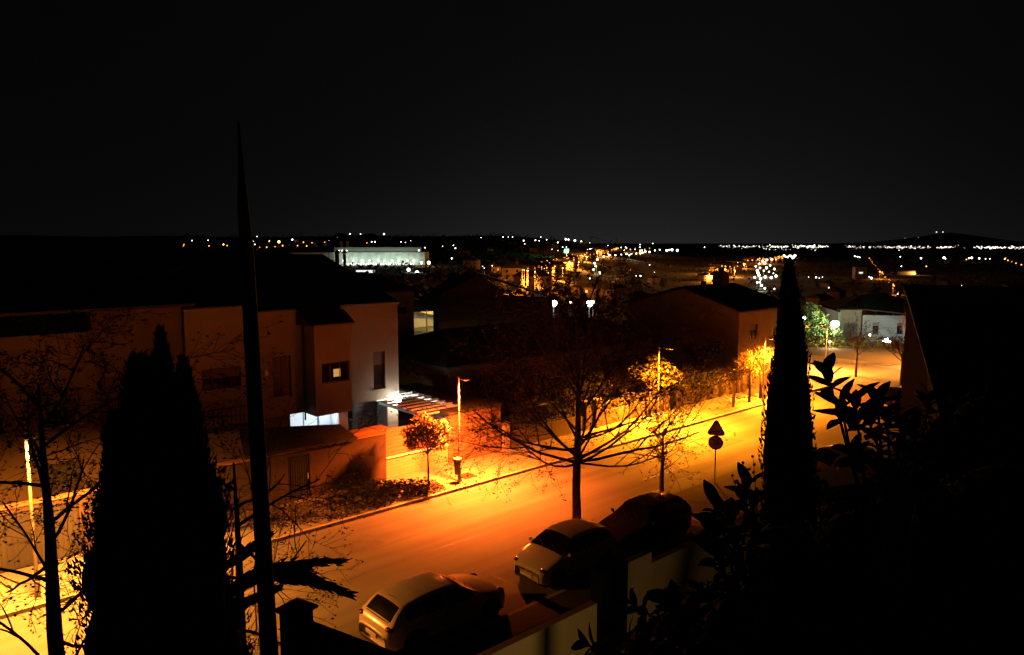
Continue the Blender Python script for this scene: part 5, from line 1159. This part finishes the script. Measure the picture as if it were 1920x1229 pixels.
for i in range(105):
    t = g.random() ** .85; u = 975 + 185 * t; v = 522 - 56 * t ** .62 + g.uniform(-10, 8) * (1 - t) ** .6; lst.append((u, v, g.choice('ooooy'), g.uniform(.35, .9)))
rib = lst[30:]; many(lst[:30], 'o', .6, 'orange lamp on the boulevard left of the curved string of white lamps', 'orange lamps on the centre boulevard')
many([(1155 + i * 9, 468 - (i % 3) * 2, 'yow'[i % 3], .6) for i in range(8)], 'o', .6, 'orange lamp on the boulevard left of the curved string of white lamps', 'orange lamps on the centre boulevard')
many([(1148 + i * 3.9 + g.uniform(-1, 1), 530 - i * 2.5 + g.uniform(-2, 2), 'r', g.uniform(.35, .6)) for i in range(11)], 'r', .5, 'reddish lamp in the short slanting row right of centre', 'short slanting row of reddish lamps')
many([(1193, 518, 'w', .6), (1201, 518, 'w', .95), (1218, 497), (1227, 511)], 'w', .45, 'lone white lamp right of the slanting reddish row', 'white lamps right of the reddish row')
lst = []
for i in range(85):
    t = g.random(); u = 1318 + 165 * t; v = 522 - 42 * t ** .7 + g.uniform(-10, 6) * (1 - t) ** .5; lst.append((u, v, g.choice('ooooy'), g.uniform(.4, .85)))
rib += lst[24:]; many(lst[:24], 'o', .6, 'orange lamp on the boulevard left of the slim cypress tip', 'orange lamps on the right boulevard')
q = MB()
for t in rib:
    b = site(t[0], t[1], 6); q.tube([b, b + Vector((0, 0, 6))], .06, 4); q.ball(b + Vector((0, 0, 6.3)), t[3] * b.length / 1100.0, 6, 5)
tag(q.build('boulevard_lights', MATS['far_bulb_o']), 'countless small orange lights massed along the two boulevards', 'city lights', kind='stuff')
many([(1420, 508, 'c', 1.4), (1417, 500, 'w', 1.3), (1424, 495, 'c', 1.3), (1430, 490, 'w', 1.5), (1438, 488, 'w', 1.2), (1447, 487), (1437, 503, 'w', 1.2), (1442, 510), (1450, 513, 'w', 1.0), (1446, 521), (1435, 520), (1426, 524, 'c', 1.2), (1420, 530, 'c', 1.3), (1423, 517), (1434, 541, 'w', 1.0), (1452, 542, 'w', 1.0), (1428, 536), (1455, 518), (1415, 521), (1452, 505), (1444, 498), (1421, 512, 'w', 1.8), (1434, 494, 'w', 1.8), (1425, 503, 'c', 1.7)], 'c', 1.3, 'bright white lamp in the cluster just left of the slim cypress', 'cluster of white lamps by the slim cypress')
many([(1470 + i * 3.4, 482 + (i % 3) * 2 - 2, 'w', 1.2) for i in range(7)], 'w', 1.2, 'bright white lamp behind the very tip of the slim cypress', 'white lamps behind the cypress tip')
many([(1608, 482), (1603, 481), (1612, 483), (1516, 520), (1530, 521, 'w', .8), (1536, 522), (1542, 521), (1554, 540), (1630, 485, 'o'), (1688, 482), (1727, 485, 'w', .7), (1770, 484, 'w', 1.1), (1773, 486), (1817, 485, 'w', .9), (1822, 484, 'w', .9), (1836, 485, 'w', .9), (1812, 487, 'o'), (1848, 486), (1856, 486), (1885, 486, 'y', 1.1), (1890, 489, 'o'), (1897, 491, 'o'), (1905, 494, 'o', .5), (1915, 497, 'o', .5), (1737, 500, 'y'), (1823, 551, 'w', 1.1), (1803, 536, 'w', .4), (1634, 522, 'b', 1.1), (1630, 520), (1683, 552, 'w', .8), (1716, 514, 'y', 1.0), (1527, 460, 'w', .8), (1690, 500)], 'w', .55, 'small lamp scattered over the dark plain right of the slim cypress', 'lamps scattered over the right plain')
lst = [(1633 + i * 2.6 + g.uniform(-3, 3), 488 + i * 3.1 + g.uniform(-2, 2), g.choice('ooor'), g.uniform(.3, .6)) for i in range(20)]
many(lst, 'o', .5, 'orange lamp on the slanting road right of the pale far house', 'orange lamps on the slanting road at right')
# lit window block, long orange lit shed
for u, v, lab in ((1614, 512, 'grey block of flats with one lit window right of the slim cypress'),):
    p = site(u, v + 12, 0); r = empty('apartment_block', p, 0, lab, 'building'); k = p.y / 1397.0
    q = MB(); q.box(-11 * k, 10 * k, 0, 12 * k, -3, 22 * k); q.build('wall', GREYST, r); q = MB(); q.box(-4 * k, 3 * k, -.3, -.1, 10 * k, 13 * k); q.build('lit_window', FLITW, r)
p = site(1702, 516, 0); k = p.y / 1397; r = empty('shed', p, 0, 'long low shed with orange lit wall above the annex at right', 'shed'); q = MB(); q.box(-16 * k, 14 * k, 0, 8 * k, -2, 6 * k); q.build('wall', CREAMW, r); q = MB(); q.prism([(-17 * k, 6.05 * k), (15 * k, 6.05 * k), (12 * k, 8 * k), (-14 * k, 8 * k)], -k, 9 * k); q.build('roof', SLATE, r)
lamp('shed_light', 'POINT', (10 * k, -7 * k, 5 * k), (1, .4, .1), 9000, r, .5)
# green light tower
p = site(1062, 486, 0); k = p.y / 1397; r = empty('sign_tower', p, 0, 'tall sign mast glowing green over the centre boulevard', 'sign'); q = MB(); q.tube([(0, 0, 0), (0, 0, 19 * k)], .3 * k, 6); q.build('mast', GALV, r)
q = MB(); q.box(-4.2 * k, 4.2 * k, -.4, .4, 11 * k, 18 * k); q.build('green_panel', emis('green_sign', (.03, 1, .2), 1.6), r); q = MB(); q.box(-1.6 * k, 1.6 * k, -.8, -.45, 12.5 * k, 16 * k); q.build('bright_panel', emis('green_core', (.5, 1, .6), 6), r)
lamp('green_glow', 'POINT', (0, -6, 14 * k), (.1, 1, .3), 40000, r, 1)
# real light on the boulevards, cast by hidden lamps of the same roads
def glowsite(u, v, h, col, pw, nm): p = site(u, v, 0); r = dlamp(u, v, 'o' if col[1] < .8 else 'w', .8, nm, nm + 's'); lamp('road_glow', 'POINT', (p.x, p.y - 2, p.z + h), col, pw, None, 1.5)
for o_, (u, v, h, pw) in enumerate([(990, 516, 10, 9e4), (1015, 508, 10, 1.4e5), (1040, 500, 12, 1.8e5), (1068, 491, 14, 2.5e5), (1100, 482, 16, 3.2e5), (1140, 474, 20, 4e5), (983, 508, 10, 1e5), (1003, 521, 9, 7e4), (1028, 512, 10, 1.2e5), (1030, 494, 10, 1.6e5), (1055, 503, 10, 1.6e5), (1085, 492, 12, 2.4e5), (1120, 474, 16, 3.5e5), (1170, 469, 20, 4.5e5), (1200, 470, 20, 4e5), (1335, 525, 9, 7e4), (1350, 496, 12, 1.8e5), (1378, 508, 12, 1.5e5), (1400, 487, 14, 2.4e5), (1325, 503, 12, 1.5e5), (1330, 515, 12, 1.3e5), (1360, 505, 12, 1.8e5), (1395, 496, 14, 2.2e5), (1430, 489, 14, 2.5e5), (1650, 510, 10, 5e4), (1675, 535, 8, 2.5e4)]):
    nm = 'strong orange lamp lighting the centre boulevard' if u < 1200 else ('strong orange lamp lighting the right boulevard' if u < 1500 else 'strong orange lamp lighting the slanting road at right')
    r = dlamp(u, v, 'o', .8, nm, nm.replace('lamp', 'lamps')); lamp('road_glow', 'POINT', (0, -2, min(h, 12) * .38), (1, .27, .025), pw * (.22 if u < 1045 else .4 if u < 1250 else .5), r, 1.0)
for u, v, pw in ((1432, 508, 1.2e5), (1425, 530, 5e4), (1118, 500, 5e4), (1180, 479, 1.2e5)):
    nm = 'strong white lamp lighting the %s' % ('ground left of the slim cypress' if u > 1300 else 'curved road of white lamps'); r = dlamp(u, v, 'c', .9, nm, nm.replace('lamp', 'lamps', 1)); lamp('road_glow', 'POINT', (0, -3, 4.5), (.8, 1, .7), pw * .15, r, 1.5)
# houses and trees along the boulevards that catch this light
for i, (u, v) in enumerate([(982, 512), (998, 505), (1022, 498), (1050, 494), (1085, 484), (1120, 476), (1325, 517), (1345, 505), (1372, 498), (1400, 492), (1008, 514), (1038, 506), (1062, 500), (1075, 490), (1105, 480), (1140, 474), (1165, 472), (1333, 524), (1338, 512), (1356, 512), (1364, 503), (1384, 506), (1390, 498), (1410, 500), (1412, 488), (1438, 486), (1350, 520)]):
    p = site(u, v, 2); far_house(p, 12 + i % 3 * 3, 10, 5.8 if p.y < 900 else 9, R(g.uniform(-25, 25)), 'orange lit house row %s on the %s boulevard' % (('with hipped roof', 'with tall wall', 'beside lamps', 'end of the row', 'behind trees')[i % 5], 'centre' if u < 1200 else 'right'), wall=STUCCO, group='orange lit boulevard houses')
for i in range(16):
    u, v = (980 + i * 12, 516 - i * 4.0) if i < 9 else (1322 + (i - 9) * 15, 520 - (i - 9) * 5)
    p = site(u + g.uniform(-5, 5), v + g.uniform(-4, 3), 2); o = copy_tree(first[i % 4]); o.location = p; k = g.uniform(.5, .85) * (1 if p.y < 600 else 1.5); o.scale = (k, k, k); o['group'] = 'boulevard trees'
    o['label'] = 'small tree lit orange on the %s boulevard' % ('centre' if u < 1250 else 'right')
# scrub and garden greenery covering the far slope
q = MB(); g = random.Random(55)
for i in range(3600):
    Y = 120 * (2600 / 120.0) ** g.random(); X = g.uniform(-.45, .75) * Y; z = G(X, Y); k = g.uniform(.5, 1.6) * (1 + Y / 900.0)
    for j in range(5):
        c = Vector((X + g.gauss(0, k), Y + g.gauss(0, k), z + abs(g.gauss(0, k * .8)))); n_ = Vector((g.uniform(-1, 1), g.uniform(-1, 1), g.uniform(-.2, 1))).normalized(); x, y = perp(n_); w_ = k * g.uniform(.4, .9)
        q.add([c - x * w_, c - y * w_ * .6, c + x * w_, c + y * w_ * .6], [(0, 1, 2, 3)])
tag(q.build('scrub', mat('scrub_leaf', (.03, .028, .012), .9, .4, .05)), 'dark scrub and garden greenery scattered over the far slope', 'scrub', kind='stuff')
# mass of city lights on the horizon plain: nobody could count them
q = [MB(), MB(), MB()]; g = random.Random(44)
def cl_(u, v, r_, k, sx=1.0):
    d = ray(u, v); t = 11000.0 if v > 458 else 4000.0
    y = min(8500.0, 45.0 / max(1e-4, -d.z / d.y)) if v > 458 else t; t = y; p = d * (y / d.y); q[k].ball((p.x, p.y, H + p.z), r_ * t / 1397.0, 6, 4, sx=sx)
for u0, u1, n, dens in ((1345, 1375, 14, .7), (1375, 1445, 36, 1), (1445, 1552, 95, 1.2), (1588, 1600, 10, .9), (1600, 1660, 32, .6), (1660, 1700, 34, .9), (1700, 1745, 30, .9), (1757, 1790, 30, 1), (1825, 1885, 60, 1.2), (1890, 1925, 34, 1.1)):
    for _ in range(n): cl_(g.uniform(u0, u1), 462.6 + (g.uniform(u0, u1) - 1340) * .004 + g.gauss(0, 1.1), g.uniform(.35, .85) * dens, g.choice((0, 0, 0, 1)), g.uniform(1, 2.2))
for _ in range(60): cl_(g.uniform(1345, 1925), 464 + g.gauss(0, 1.5), g.uniform(.3, .5), g.choice((0, 1, 2)))
for _ in range(18): cl_(g.uniform(1672, 1700), 465 + g.gauss(0, 1.6), g.uniform(.5, 1.0), 0)
for _ in range(14): cl_(g.uniform(1425, 1535), 468 + g.gauss(0, .9), g.uniform(.4, .9), 0)
m_ = MB(); m_.v = []; 
for k in range(3): m_.add(q[k].v, q[k].f, k)
o = m_.build('city_lights', [emis('city_white', (1, .97, .88), 3.0), emis('city_warm', (1, .7, .4), 2.5), emis('city_orange', (1, .4, .12), 1.8)]); tag(o, 'dense line of tiny city lights along the right horizon', 'city lights', kind='stuff')
for u, v in ((1756, 435.5), (1768, 435.5), (1697, 447), (1722, 445.5)):
    p = at(u, v, 12000); r = empty('distant_lamp', p - Vector((0, 0, 8)), 0, 'lone light high on the dark far mountain above the right horizon', 'lamp', 'lights high on the far mountain'); q1 = MB(); q1.tube([(0, 0, -30), (0, 0, 6)], 1, 5); q1.build('pole', GALV, r); q1 = MB(); q1.ball((0, 0, 8), 6.5 if v < 440 else 4, 8, 6, sx=1.6); q1.build('lantern', emis('mountain_bulb' + ('' if v < 440 else '_dim'), (1, 1, .95), 2.2 if v < 440 else .6), r)
